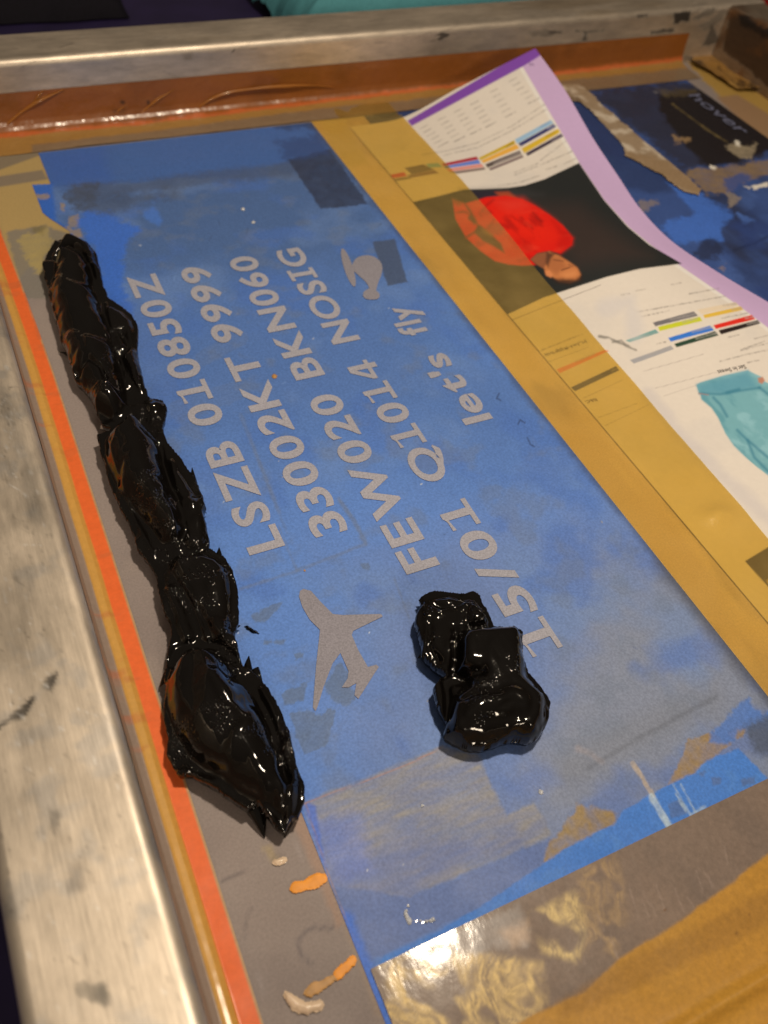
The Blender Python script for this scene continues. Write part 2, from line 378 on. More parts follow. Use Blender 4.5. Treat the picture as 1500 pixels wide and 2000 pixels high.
em.poly([(727, 472), (771, 467), (796, 551), (757, 559)], (66, 76, 100), .9, 1.5, 1, .003, 7)
em.line([(540, 245), (700, 245)], 14, (40, 48, 76), .6, 6, 8, .004, 3)
em.line([(604, 236), (740, 404), (960, 682), (1230, 1022), (1510, 1373)], 14, (62, 66, 84), .6, 8, 6, .006, 8)
em.line([(1290, 1100), (1510, 1373)], 34, (78, 76, 86), .7, 16, 10, .006, 9)
# darker box outlines and ghost bands among the lettering
for l, w_, al in [([(662, 975), (690, 1015), (715, 1062)], 8, .75), ([(470, 1150), (580, 1115), (712, 1063)], 6, .6), ([(545, 1030), (580, 1115)], 4, .5),
                  ([(470, 810), (545, 1000)], 8, .4), ([(770, 1130), (812, 1240)], 4, .5), ([(490, 860), (560, 1040)], 5, .3), ([(395, 700), (470, 660)], 30, .25), ([(350, 800), (470, 760)], 40, .22), ([(255, 610), (330, 790)], 60, .12)]:
    em.line(l, w_, (98, 108, 134), al, 2.5, 2, .002, 5, tex=.3)
G5 = crop(0, 900, 2)
for p in (G5((980, 600), (1100, 555), (1040, 625), (990, 640)), G5((1100, 910), (1200, 865), (1185, 935), (1112, 948)), G5((1125, 985), (1210, 975), (1260, 1000), (1285, 960), (1310, 975), (1285, 1110), (1190, 1150)),
          G5((1270, 870), (1330, 780), (1360, 830), (1390, 930), (1350, 965), (1290, 930)), G5((1030, 705), (1110, 700), (1110, 712), (1035, 715)), G5((1150, 755), (1190, 745), (1185, 770), (1160, 775)), G5((1410, 405), (1440, 400), (1440, 425), (1420, 425))):
    em.poly(p, (88, 104, 134), .85, 2, 5, .003, 5, tex=.2)
# tan haze at the bottom, rubbed across the panel
tanp = [(595, 1569), (864, 1457), (933, 1476), (960, 1532), (990, 1595), (1042, 1570), (1066, 1600), (1075, 1632), (990, 1670), (800, 1752), (650, 1730), (612, 1640)]
em.poly(tanp, (134, 126, 128), .62, 4, 5, .006, 5, tex=.25, ts=.010)
em.poly(tanp, (152, 136, 118), .75, 5, 5, .006, 6, tex=.95, ts=.0011, stretch=(5, 1)); em.poly(tanp, (104, 112, 150), .6, 5, 5, .006, 7, tex=1.1, ts=.0016, stretch=(4, 1))
em.poly([(640, 1700), (800, 1640), (1000, 1640), (800, 1750), (655, 1760)], (90, 106, 160), .5, 25, 12, .01, 6)
em.poly([(612, 1600), (700, 1600), (730, 1700), (650, 1720)], (76, 104, 184), .5, 25, 12, .008, 7)
em.poly([(640, 1730), (800, 1752), (1075, 1640), (1060, 1690), (930, 1778), (750, 1868), (690, 1880)], (92, 108, 156), .9, 6, 4, .006, 8)
em.poly([(655, 1770), (690, 1790), (725, 1880), (775, 2010), (730, 2010)], (56, 104, 192), .95, 10, 6, .006, 9)
em.poly([(595, 1569), (615, 1575), (640, 1700), (625, 1680)], (60, 100, 190), .8, 4, 3)
em.line([(593, 1570), (700, 1530), (790, 1496), (860, 1462)], 2.4, (165, 120, 105), .8, 1, 1, .003, 4, tex=.5)
em.line([(597, 1570), (640, 1705), (700, 1850)], 2.5, (150, 112, 100), .7, 1.2, 1, .003, 5, tex=.4)
G8 = crop(750, 1400, 2)
brt = G8((-20, 960), (0, 938), (100, 890), (350, 760), (600, 590), (700, 520), (860, 430), (900, 420), (930, 370), (1120, 260), (1210, 225), (1260, 170), (1340, 140), (1385, 125), (1500, 245), (1560, 300), (440, 780), (0, 980))
em.poly(G8((620, 575), (640, 500), (700, 420), (760, 350), (830, 358), (912, 378), (902, 425), (860, 440), (700, 530)), (152, 116, 62), .95, 5, 9, .004, 4, tex=.5, ts=.002)
em.poly(G8((1110, 270), (1170, 150), (1190, 90), (1290, 58), (1302, 78), (1352, 110), (1260, 175), (1210, 230)), (150, 114, 66), .95, 2.5, 5, .004, 5, tex=.4, ts=.002)
em.poly(G8((1345, 62), (1390, 30), (1412, 50), (1404, 80), (1360, 92)), (146, 112, 66), .85, 2, 3, .003, 6)
em.poly(brt, (50, 114, 204), .98, 2, 3, .006, 7)
em.cloud((72, 126, 204), .4, .004, 31, .1, .5, pts=brt, soft=5)
em.poly([(1385, 1450), (1420, 1400), (1462, 1365), (1490, 1392), (1510, 1380), (1510, 1420), (1460, 1425), (1420, 1450)], (66, 108, 176), .85, 5, 7, .004, 8)
em.poly([(1455, 1420), (1530, 1390), (1530, 1490), (1470, 1470)], (74, 80, 98), .85, 10, 8, .004, 9)
for p in (G8((1110, 340), (1160, 320), (1190, 380), (1120, 400)), G8((1225, 215), (1255, 210), (1250, 235), (1230, 235)), G8((1280, 240), (1320, 235), (1310, 265), (1285, 270)), G8((1395, 245), (1450, 235), (1450, 262), (1400, 270))):
    em.poly(p, (74, 100, 150), .8, 2, 3, .003, 6)
em.line(G8((970, 180), (1010, 240), (1050, 310)), 9, (176, 150, 130), .85, 1.5, 2, .002, 4, tex=.4)
em.line(G8((1045, 310), (1080, 370), (1115, 432)), 13, (176, 186, 205), .85, 2, 2, .002, 5, tex=.45)
for l in (G8((1130, 265), (1200, 390)), G8((1160, 265), (1220, 380)), G8((1140, 300), (1180, 370)), G8((1200, 380), (1255, 350))):
    em.line(l, 4, (165, 180, 208), .8, 1.5, 2, .0015, 6, tex=.6)
em.line([(1150, 1500), (1250, 1440), (1400, 1360)], 9, (84, 88, 104), .6, 5, 3, .006, 7)
em.line([(1120, 1500), (1260, 1425), (1380, 1365)], 60, (116, 112, 116), .35, 25, 8, .01, 8)
em.line(G8((760, 125), (800, 140), (850, 175)), 12, (160, 140, 140), .5, 5, 4, .003, 9, tex=.4)
for i in range(46):                        # grit and pinholes
    x = random.uniform(250, 1350); y = random.uniform(420, 1700); r = random.uniform(.8, 1.7)
    em.line([(x, y), (x+random.uniform(-3, 3), y+random.uniform(-2, 2))], r, random.choice([(190, 185, 190), (52, 62, 90), (170, 150, 120), (200, 195, 190)]), .9, .9)
for i in range(26):                        # little scratches
    x = random.uniform(300, 1300); y = random.uniform(420, 1500); a = random.uniform(0, 6.28); L = random.uniform(4, 16)
    em.line([(x, y), (x+L*math.cos(a), y+L*math.sin(a))], 1.4, random.choice([(52, 72, 120), (110, 140, 196), (56, 66, 96)]), .55, 1.2)
for l in ([(1012, 828), (1016, 820), (1025, 826)], [(975, 768), (970, 778), (978, 782)], [(1030, 855), (1036, 868), (1043, 872)]):
    em.line(l, 3, (40, 52, 84), .7, 1.2)
em.c[:, :3] *= np.array([1.10, 1.14, 1.02]); em.c[:, :3] = em.c[:, :3]*.87+.13*(em.c[:, :3] @ np.array([.3, .6, .1]))[:, None]*np.array([1.06, 1., .95])
o = em.build('emulsion_coat', M_emul, screen); tag(o, 'long blue stencil panel with grey lettering, hazed with dried ink')

# the darker stencil on the right, mostly below the page
rg = plane_canvas(.19, .3945, .03, .389, .0002, .0006, (52, 78, 128))
rg.cloud((40, 56, 92), .8, .03, 41, -.1, .4); rg.cloud((66, 96, 150), .5, .018, 42, .1, .5); rg.cloud((40, 38, 46), .6, .02, 43, .1, .5, (1, 3))
Q = crop(1100, 150, 3.75)
rg.poly(Q((680, 1080), (900, 1030), (960, 1000), (850, 870), (760, 770), (1000, 860), (1200, 980), (1240, 1020), (1160, 1120), (1180, 1210), (820, 1210)), (54, 106, 184), .9, 5, 6, .006, 3, tex=.15)
rg.poly(Q((1280, 1000), (1400, 1050), (1320, 1070)), (70, 110, 175), .8, 4, 4)
rg.poly(Q((160, 110), (940, 20), (1000, 60), (1200, 180), (1500, 340), (1600, 480), (1350, 620), (1060, 660), (880, 680), (700, 520), (480, 360), (330, 240)), (46, 44, 54), .85, 8, 10, .008, 4)
rg.poly(Q((680, 120), (1020, 95), (1150, 165), (1330, 300), (1500, 420), (1560, 520), (1250, 630), (1060, 660), (880, 480), (740, 330)), (32, 24, 22), .95, 5, 6, .008, 5)
rg.poly(Q((1010, 60), (1080, 90), (1560, 330), (1560, 440), (1370, 320), (1180, 190)), (52, 70, 116), .8, 5, 6, .006, 6, tex=.3)
rg.poly(Q((60, 190), (190, 210), (360, 430), (500, 520), (420, 640), (300, 560), (200, 400)), (40, 56, 96), .8, 10, 8, .008, 7)
for p, c_ in [(Q((880, 690), (1240, 650), (1330, 640), (1500, 600), (1600, 590), (1600, 720), (1400, 730), (1280, 800), (1180, 850), (1060, 860)), (140, 108, 70)),
              (Q((540, 920), (670, 905), (690, 930), (620, 980), (570, 980)), (130, 112, 104)), (Q((800, 430), (930, 445), (935, 470), (820, 475)), (160, 120, 72)),
              (Q((1180, 510), (1250, 480), (1300, 500), (1420, 500), (1370, 590), (1300, 610)), (160, 136, 100)), (Q((1200, 860), (1290, 890), (1280, 930), (1210, 960)), (140, 120, 100)), (Q((1120, 1400), (1190, 1370), (1170, 1430)), (150, 120, 100))]:
    rg.poly(p, c_, .9, 2.5, 6, .004, 8, tex=.3)
rg.poly(Q((1180, 760), (1290, 700), (1380, 740), (1280, 830), (1200, 850)), (52, 76, 130), .8, 4, 5, .004, 9)
rg.line(Q((800, 200), (950, 310), (1060, 390), (1200, 480)), 3.5, (130, 104, 50), .8, 1.5, 2, .003, 3, tex=.5)
rg.poly(Q((690, 90), (980, 80), (1000, 110), (820, 150), (740, 140)), (104, 84, 50), .7, 4, 6, .004, 4, tex=.5)
for p in (Q((660, 105), (690, 110), (680, 125)), Q((1260, 460), (1300, 480), (1290, 510), (1260, 500)), Q((1070, 645), (1120, 660), (1110, 685), (1075, 670)), Q((1380, 800), (1500, 770), (1500, 800), (1400, 825)), Q((1320, 800), (1380, 810), (1360, 822))):
    rg.poly(p, (232, 212, 180), .9, 1.2, 2, .002, 5)
rg.line(Q((1250, 1270), (1400, 1220), (1500, 1170)), 5, (30, 40, 66), .7, 2, 2, .004, 6)
rg.poly(Q((950, 1290), (1080, 1180), (1180, 1230), (1130, 1330), (1000, 1330)), (38, 44, 66), .8, 6, 8, .005, 7)
rg.cloud((38, 60, 112), .6, .02, 47, 0, .4, pts=Q((1200, 1080), (1600, 900), (1600, 1800), (1300, 1500)), soft=12)
rg.c[:, :3] = rg.c[:, :3]*.87+.13*(rg.c[:, :3] @ np.array([.3, .6, .1]))[:, None]*np.array([1.06, 1., .95])
o = rg.build('emulsion_coat', M_emul, screen); tag(o, 'dark ink-covered stencil area beyond the curling page')

# lettering, open mesh in the stencil --------------------------------------
def text_mesh(body, bold=0.):
    cu = bpy.data.curves.new('txt', 'FONT'); cu.body = body; cu.size = 1; cu.offset = bold; cu.resolution_u = 6; cu.space_character = 1.0
    o = bpy.data.objects.new('txt', cu); COL.objects.link(o); bpy.context.view_layer.update()
    me = bpy.data.meshes.new_from_object(o.evaluated_get(bpy.context.evaluated_depsgraph_get()))
    V = np.array([v.co[:2] for v in me.vertices]); F = [list(p.vertices) for p in me.polygons]
    bpy.data.objects.remove(o); bpy.data.meshes.remove(me); bpy.data.curves.remove(cu); return V, F
CAP = None
def stencil_word(body, bold):
    # the lettering is a wide sans whose digit 1 and capital I carry slab serifs
    VV, FF, n, x, cap = [], [], 0, 0., .729
    bold = bold
    def quads(qs):
        v, f = [], []
        for q in qs: f.append(list(range(len(v), len(v)+len(q)))); v += q
        return np.array(v, float), f
    k = .135
    for ch in body:
        if ch == '1': V, F = quads([[(.19, k*.85), (.19+k, k*.85), (.19+k, cap), (.19+k*.35, cap), (.19, cap-.05)], [(0, 0), (.49, 0), (.49, k*.85), (0, k*.85)], [(.0, cap-.15), (.19, cap-.105), (.19, cap-.05), (.19-.05, cap-.065), (0, cap-.065)]]); w_, g = .49, .10
        elif ch == '4': V, F = quads([[(0, .16), (.54, .16), (.54, .27), (0, .27)], [(.30, .27), (.435, .27), (.435, cap), (.30, cap)], [(.30, 0), (.435, 0), (.435, .16), (.30, .16)], [(0, .27), (.125, .27), (.30, .55), (.30, cap), (.27, cap)]]); w_, g = .54, .08
        elif ch == 'I': V, F = quads([[(.13, k*.8), (.13+k, k*.8), (.13+k, cap-k*.8), (.13, cap-k*.8)], [(0, 0), (.375, 0), (.375, k*.8), (0, k*.8)], [(0, cap-k*.8), (.375, cap-k*.8), (.375, cap), (0, cap)]]); w_, g = .375, .10
        else:
            V, F = text_mesh(ch, .006 if ch == '4' else bold); V = V-np.array([V[:, 0].min(), 0]); w_ = V[:, 0].max(); g = .085
            if ch in 'lity' or ch in 'fs': g = .06
            if ch in "'": g = .05
        VV.append(V+np.array([x, 0])); FF += [[i+n for i in f] for f in F]; n += len(V); x += w_+g
    return np.concatenate(VV), FF
def word(body, p0, p1, xb, capm, bold=.028):
    # p0/p1: photo points at the start and end of the word; runs along +Y, letters' tops towards -X
    V, F = stencil_word(body, bold)
    y0 = at(*p0)[1]; y1 = at(*p1)[1]; lo = V[:, 0].min(); hi = V[:, 0].max()
    Y = y0+(V[:, 0]-lo)/(hi-lo)*(y1-y0); X = xb-V[:, 1]/.729*capm
    return X, Y, F
def lettering(words, z=.00042, extra=()):
    XS, YS, FS, n = [], [], [], 0
    for w_ in words:
        X, Y, F = word(*w_); XS.append(X); YS.append(Y); FS += [[i+n for i in f] for f in F]; n += len(X)
    for r in extra:
        XS.append(np.array([p[0] for p in r])); YS.append(np.array([p[1] for p in r])); FS.append(list(range(n, n+len(r)))); n += len(r)
    X = np.concatenate(XS); Y = np.concatenate(YS)
    me = bpy.data.meshes.new('stencil_text'); me.from_pydata(np.stack([X, Y, np.full(len(X), z)], 1).tolist(), [], FS)
    bm = bmesh.new(); bm.from_mesh(me); bmesh.ops.triangulate(bm, faces=bm.faces)
    for f in bm.faces:
        if f.normal.z < 0: f.normal_flip()
    bm.to_mesh(me); bm.free()
    g = fbm(X, Y, .03, 61); c = np.zeros((len(me.vertices), 4)); c[:, 3] = 1
    base = alb((162, 151, 146)); c[:, :3] = base*(1+.10*g[:, None])
    a = me.color_attributes.new('Col', 'FLOAT_COLOR', 'POINT'); a.data.foreach_set('color', c.astype(np.float32).ravel())
    return link('stencil_text', me, M_open, screen)
def xs(*p): return np.mean([at(*q)[0] for q in p])
CAPH = .0107
lettering([('LSZB', (553, 1068), (452, 861), xs((553, 1068), (302, 534)), CAPH), ('010850Z', (382, 838), (302, 534), xs((553, 1068), (302, 534)), CAPH)])
b2 = xs((677, 1030), (413.5, 544.5))
lettering([('33002KT', (614, 1055), (433, 703), b2, CAPH), ('9999', (424, 674), (382, 522), b2, CAPH)])
b3 = xs((855.6, 1105), (635, 733))
lettering([('FEW020', (855.6, 1105), (635, 772), b3, CAPH), ('BKN060', (635, 733), (474.8, 502.5), b3, CAPH)])
b4 = xs((1096, 1265), (705, 664))
lettering([('15/01', (1096, 1265), (909.6, 973), b4, CAPH), ('Q1014', (837.6, 945), (732, 700), b4, CAPH), ('NOSIG', (705, 664), (585.5, 484), b4, CAPH)])
b5 = xs((961, 819),)
lettering([("let's", (961, 819), (863, 690), b5, CAPH), ('fly', (815, 655), (815, 594), b5, CAPH)])

def motif(name, polys, z=.00042):
    bm = bmesh.new()
    for k, p in enumerate(polys):
        bm.faces.new([bm.verts.new(at(x, y, z+k*.00002)) for x, y in p])
    bmesh.ops.triangulate(bm, faces=bm.faces)
    for f in bm.faces:
        if f.normal.z < 0: f.normal_flip()
    me = bpy.data.meshes.new(name); bm.to_mesh(me); bm.free()
    c = np.ones((len(me.vertices), 4)); c[:, :3] = alb((140, 128, 124))
    a = me.color_attributes.new('Col', 'FLOAT_COLOR', 'POINT'); a.data.foreach_set('color', c.astype(np.float32).ravel())
    return link(name, me, M_open, screen)
def smooth_poly(p, it=2):
    p = [np.array(q, float) for q in p]
    for _ in range(it):
        r = []
        for a, b in zip(p, p[1:]+p[:1]): r += [a*.75+b*.25, a*.25+b*.75]
        p = r
    return p
def ell(a, b, w, n=24):
    a = np.array(a, float); b = np.array(b, float); c = (a+b)/2; d = (b-a)/2; q = np.array([-d[1], d[0]])/np.linalg.norm(d)*w
    return [c+d*math.cos(t)+q*math.sin(t) for t in np.linspace(0, 2*math.pi, n, endpoint=False)]
motif('airplane_motif', [G5((1185, 500), (1215, 508), (1250, 548), (1300, 598), (1335, 602), (1485, 598), (1492, 602), (1495, 608), (1380, 664), (1374, 680), (1400, 740), (1437, 805), (1470, 796), (1480, 805), (1458, 838),
                              (1400, 930), (1385, 915), (1392, 868), (1362, 885), (1335, 885), (1358, 850), (1362, 822), (1330, 750), (1300, 790), (1265, 880), (1240, 962), (1232, 978), (1222, 962), (1235, 800), (1250, 660), (1210, 620), (1182, 572), (1168, 530), (1172, 508))])
G2 = crop(500, 450, 2.2215)
motif('helicopter_motif', [ell(*G2((374, 78), (428, 244)), 8.5), smooth_poly(G2((415, 148), (440, 112), (500, 105), (545, 135), (550, 180), (528, 230), (518, 275), (492, 275), (490, 235), (440, 190), (420, 172))), smooth_poly(G2((468, 262), (495, 250), (520, 258), (540, 278), (530, 300), (480, 300), (462, 285)))])

# tapes and glue -----------------------------------------------------------
def sweep(prof, a0, a1, axis, n, base, warp=None):
    pr = np.array(prof); T = np.linspace(a0, a1, n); A = np.repeat(T[:, None], len(pr), 1); D = np.repeat(pr[None], n, 0).copy()
    if warp: D = warp(A, D)
    V = np.stack([A, D[..., 0], D[..., 1]], -1) if axis == 'x' else np.stack([D[..., 0], A, D[..., 1]], -1)
    c = Canvas(V.reshape(-1, 3), n, len(pr), base); s = np.r_[0, np.sqrt((np.diff(pr, axis=0)**2).sum(1)).cumsum()]
    c.u = A.ravel(); c.v = np.repeat(s[None], n, 0).ravel(); return c
def curve(pts, n):
    pts = np.array(pts, float); s = np.r_[0, np.sqrt((np.diff(pts, axis=0)**2).sum(1)).cumsum()]; t = np.linspace(0, s[-1], n)
    return np.stack([np.interp(t, s, pts[:, k]) for k in range(2)], 1)
# back: brown tape on the wall, rounding into an orange bead and an amber flat
prof = curve([(YT-.0003, .0172), (YT-.0005, .010), (YT-.0008, .0052), (YT-.0014, .0032), (YT-.0028, .0018), (YT-.005, .0012), (YT-.008, .0008), (YT-.012, .0006), (YT-.0205, .0005)], 90)
bt = sweep(prof, XL+.004, .405, 'x', 620, (136, 74, 24), lambda A, D: D+np.stack([-.0007*np.abs(fbm(A, D[..., 1], .03, 71)), .0005*fbm(A, D[..., 0], .03, 72)], -1)*np.clip((.0168-D[..., 1:2])/.003, 0, 1))
bt.cloud((112, 60, 18), .6, .03, 73, 0, .5); bt.c[:, :3] *= 1.0
bt.poly([(-20, 264), (300, 234), (680, 188), (1440, 97), (1440, 110), (1300, 125), (680, 198), (300, 244), (-20, 276)], (190, 92, 40), 1, 4, 3, .01, 3)
bt.poly([(-20, 272), (300, 241), (680, 195), (1420, 108), (1460, 140), (1430, 150), (700, 222), (300, 268), (-20, 310)], (160, 112, 50), 1, 3, 2, .01, 4)
bt.poly([(62, 283), (300, 256), (620, 213), (780, 197), (1200, 146), (1370, 131), (1400, 150), (1330, 170), (800, 260), (60, 330)], (130, 102, 72), .95, 3, 2, .01, 5)
bt.cloud((90, 50, 16), .5, .004, 74, .3, .6, pts=[(150, 215), (320, 190), (320, 235), (150, 240)], soft=12)
bt.line(crop(0, 0, 3)((715, 598), (722, 600)), 7, (60, 36, 16), .9, 2); bt.line(crop(0, 0, 3)((868, 595), (870, 608)), 5, (50, 30, 14), .9, 2)
tape_b = bt.build('adhesive_tape', M_tape, screen); tag(tape_b, 'brown glossy tape wrinkled along the far wall of the frame')
M_wr = plain('tape_wrinkle', (150, 88, 30), .25, .1, 120, coat=.6).m
def ridge(name, pts, r, parent, mat, up=(0, -1, .3), flat=1.):
    # a tapered folded ridge of tape
    P = np.array(pts, float); n = 34; s = np.r_[0, np.sqrt((np.diff(P, axis=0)**2).sum(1)).cumsum()]; t = np.linspace(0, s[-1], n)
    Q_ = np.stack([np.interp(t, s, P[:, k]) for k in range(3)], 1)
    for _ in range(4): Q_[1:-1] = (Q_[:-2]+2*Q_[1:-1]+Q_[2:])/4
    T = np.gradient(Q_, axis=0); T /= np.linalg.norm(T, axis=1)[:, None]; U = np.array(up, float); U = U-T*(T @ U)[:, None]; U /= np.linalg.norm(U, axis=1)[:, None]; S = np.cross(T, U)
    V = []
    for i in range(n):
        q = i/(n-1); rr = r*(math.sin(math.pi*min(1, .06+q*.97))**.6)*(1+.25*math.sin(q*13))
        for k in range(10):
            a = 2*math.pi*k/10; V.append(Q_[i]+S[i]*rr*.7*math.cos(a)+U[i]*rr*flat*max(math.sin(a), -.4))
    i = np.arange(n*10).reshape(n, 10); F = np.stack([i[:-1], np.roll(i, -1, 1)[:-1], np.roll(i, -1, 1)[1:], i[1:]], -1).reshape(-1, 4)
    return link(name, mesh_np(name, np.array(V), F), mat, parent)
yw = YT-.0008
C0 = crop(0, 0, 2)
for pts, r in [(C0((5, 505), (80, 440), (150, 395), (265, 343)), .0011), (C0((110, 430), (150, 375), (180, 345)), .0006), (C0((515, 470), (570, 425), (620, 385), (692, 345)), .0009), (C0((430, 470), (465, 430), (500, 405)), .0005)]:
    ridge('tape_wrinkle', [at_y(x, y, yw) for x, y in pts], r, tape_b, M_wr)
ridge('tape_wrinkle', [at_y(x, y, YT-.0016) for x, y in C0((765, 432), (820, 385), (900, 358), (1050, 340), (1200, 332), (1330, 342))], .0011, tape_b, M_wr)

# left: yellow tape fold above an orange glue band, bowed like the tensioned mesh
def bow(y): return .0003*np.sin(np.clip((y-.02)/.33, 0, 1)*math.pi)-.0022*np.clip((y-.24)/.1, 0, 1)**1.3
prof = curve([(XL+.0002, .013), (XL+.0004, .006), (XL+.0010, .0030), (XL+.0024, .0018), (XL+.0032, .0020), (XL+.0046, .0018), (XL+.0056, .0008), (XL+.0058, .0006), (XL+.0101, .0005)], 84)
lt = sweep(prof, YB+.001, YT-.012, 'y', 640, (200, 142, 62), lambda A, D: D+np.stack([bow(A)*np.clip((D[..., 0]-XL)/.004, 0, 1)+.00012*fbm(A, D[..., 0]*3, .02, 77), .00012*fbm(A, D[..., 0], .012, 78)], -1))
dd = np.repeat(prof[None], 640, 0).reshape(-1, 2)
e = dd[:, 0]-XL
lt.mix(sstep((.0029-e)/.0005), (146, 120, 98))
lt.mix(sstep((e-.0054)/.0006), (226, 98, 40))
lt.mix(sstep((e-.0093)/.0006)*.9, (168, 138, 92))
lt.cloud((186, 96, 50), .45, .004, 80, .2, .55, (1, 3))
lt.line([(50, 572), (66, 615), (78, 660)], 8, (205, 96, 46), .9, 2, 3, .002, 3)
glue = lt.build('glue_bead', M_glue, screen); tag(glue, 'orange glue band and yellow tape fold beside the near left bar')

# bottom clear tape with swirl marks and golden glare painted in, and the amber tape below it
ct = plane_canvas(.0352, .30, -.0135, .0353, .0006, .0004, (128, 104, 84))
ct.cloud((112, 92, 76), .5, .012, 81, 0, .5); ct.cloud((140, 112, 88), .4, .02, 82, 0, .5)
_q = ldist(ct.V[:, :2], [at(x, y, .001)[:2] for x, y in ((1050, 2190), (1180, 2105), (1300, 2030), (1400, 1967), (1500, 1908), (1600, 1855), (1760, 1770))]); ct.V[:, 2] += .0013*np.exp(-(_q/.0017)**2)+.0001*fbm(ct.u, ct.v, .02, 88)
wx = fbm(ct.u, ct.v, .010, 83, 3)*.006; wy = fbm(ct.u, ct.v, .010, 84, 3)*.006
sw = np.abs(fbm(ct.u+wx, ct.v+wy, .0075, 85, 3)); fine = fbm((ct.u+wx*1.6)*2.2, (ct.v+wy*1.6)*.7, .0015, 86, 3)
def swirl(pts, soft, col, a, lo=.05, hi=.3):
    d = sdist(ct.px, pts); m = sstep(.5-d/(2*soft))*sstep((hi-sw)/(hi-lo))*a*(.62+.75*fine); ct.mix(np.clip(m, 0, 1), col)
swirl([(742, 1885), (850, 1850), (1060, 1880), (1070, 1960), (1010, 2010), (755, 2010)], 10, (226, 184, 112), 1., .2, .52)  # golden glare painted into the tape colour as swirls
swirl([(1035, 1785), (1120, 1740), (1150, 1790), (1130, 1880), (1060, 1860)], 10, (222, 184, 116), 1., .2, .6)
swirl([(1130, 1700), (1200, 1670), (1230, 1780), (1200, 1870), (1140, 1880)], 14, (172, 136, 92), .9, .05, .4)
ct.poly([(850, 1850), (900, 1815), (1010, 1768), (1030, 1815), (1030, 1850), (960, 1850), (900, 1870)], (178, 164, 148), .6, 12, 9, .003, 3, tex=.4, ts=.002)  # silvery lamp reflection painted into the tape colour
ct.poly([(975, 1820), (1030, 1800), (1032, 1835), (1000, 1845)], (220, 178, 136), .5, 14, 6, .003, 4)
for i in range(14):
    x = random.uniform(1150, 1420); y = 1900-(x-1000)*.5+random.uniform(-70, 30); ct.line([(x, y), (x+random.uniform(6, 20), y+random.uniform(20, 60))], 2, (168, 140, 118), .35, 2)
amb = [(985, 2015), (1050, 1978), (1140, 1940), (1215, 1870), (1330, 1800), (1500, 1668), (1560, 1640), (2500, 1100), (2900, 1900), (1560, 2500), (985, 2500)]
ct.poly(amb, (186, 128, 44), 1, 4, 3, .006, 5)
ct.cloud((186, 130, 44), .5, .02, 87, 0, .5, pts=amb, soft=6)
ct.poly([(1090, 1960), (1200, 1890), (1500, 1740), (1560, 1720), (1560, 1780), (1300, 1900), (1100, 1990)], (150, 102, 40), .5, 12, 4, .01, 6)
for x, y in ((1463, 1788), (1438, 1825), (1297, 1780)): ct.line([(x, y), (x+3, y-2)], 3.5, (110, 70, 30), .9, 1.2)
o = ct.build('adhesive_tape', M_clear, screen); tag(o, 'clear tape with swirl marks and painted golden glare along the near edge of the blue panel')

# paint strokes, drips, scraps stuck to the screen
def blob(name, poly, h, mat, parent, z0=.0004, step=.00018, lump=.25):
    P = np.array([at(x, y, z0)[:2] for x, y in poly]); lo = P.min(0)-.001; hi = P.max(0)+.001
    m = max(6, int((hi[0]-lo[0])/step)); n = max(6, int((hi[1]-lo[1])/step)); X, Y = np.meshgrid(np.linspace(lo[0], hi[0], m), np.linspace(lo[1], hi[1], n))
    p = np.stack([X.ravel(), Y.ravel()], 1); d = -sdist(p, P)+.0006*fbm(p[:, 0], p[:, 1], .0018, 8, 3); w_ = max(d.max(), 1e-5); z = h*np.sqrt(np.clip(d/w_, 0, 1))*(1+lump*fbm(X.ravel(), Y.ravel(), .004, 5))
    keep = d > -step*1.5; F = gridfaces(n, m, keep); V, F, _ = compact(np.stack([X.ravel(), Y.ravel(), np.where(d > 0, z0+z, z0-.00003)], 1), F)
    return link(name, mesh_np(name, V, F), mat, parent)
M_or = plain('orange_paint', (245, 140, 12), .5, .15, 400).m; M_cr = plain('cream_drip', (222, 184, 142), .3, .1, 300, coat=.3).m; M_och = plain('ochre_paint', (184, 128, 62), .5, .2, 400).m
blob('paint_stroke', smooth_poly(C7((1130, 670), (1160, 645), (1260, 608), (1280, 650), (1180, 685), (1140, 690))), .00007, M_or, screen)
blob('paint_stroke', smooth_poly(C7((1300, 1000), (1350, 965), (1385, 930), (1390, 965), (1330, 1015), (1310, 1030))), .00007, M_or, screen)
blob('paint_stroke', smooth_poly(C7((1180, 1080), (1220, 1045), (1310, 1000), (1320, 1030), (1260, 1075), (1200, 1100))), .00006, M_och, screen)
blob('dried_drip', smooth_poly(C7((1055, 572), (1075, 552), (1120, 550), (1122, 565), (1080, 580))), .0005, M_cr, screen)
blob('dried_drip', smooth_poly(C7((1105, 1085), (1120, 1068), (1145, 1080), (1185, 1115), (1250, 1110), (1268, 1130), (1240, 1155), (1190, 1160), (1150, 1145), (1120, 1115))), .0008, M_cr, screen)
M_dot = plain('clear_bead', (200, 190, 175), .2, .1, 300, coat=.5).m
bead = []
for x, y in G8((95, 740), (88, 755), (86, 770), (92, 782), (100, 792), (128, 798), (142, 796), (150, 803), (165, 800), (182, 797), (193, 795), (98, 800)):
    q = random.uniform(3, 5.5); blob('dried_bead', [(x+q*.5*math.cos(a), y+q*.45*math.sin(a)) for a in np.linspace(0, 6.28, 9)[:-1]], .0005, M_dot, screen, step=.00018)
for x, y, q in ((1057, 1547, 3.5), (825, 1575, 3), (495, 434, 6), (475, 408, 6), (536, 735, 8), (594, 1115, 4)):
    blob('dried_bead', [(x+q*.5*math.cos(a), y+q*.4*math.sin(a)) for a in np.linspace(0, 6.28, 9)[:-1]], .0005, M_dot if q != 8 and q != 4 else M_och, screen, step=.00018)

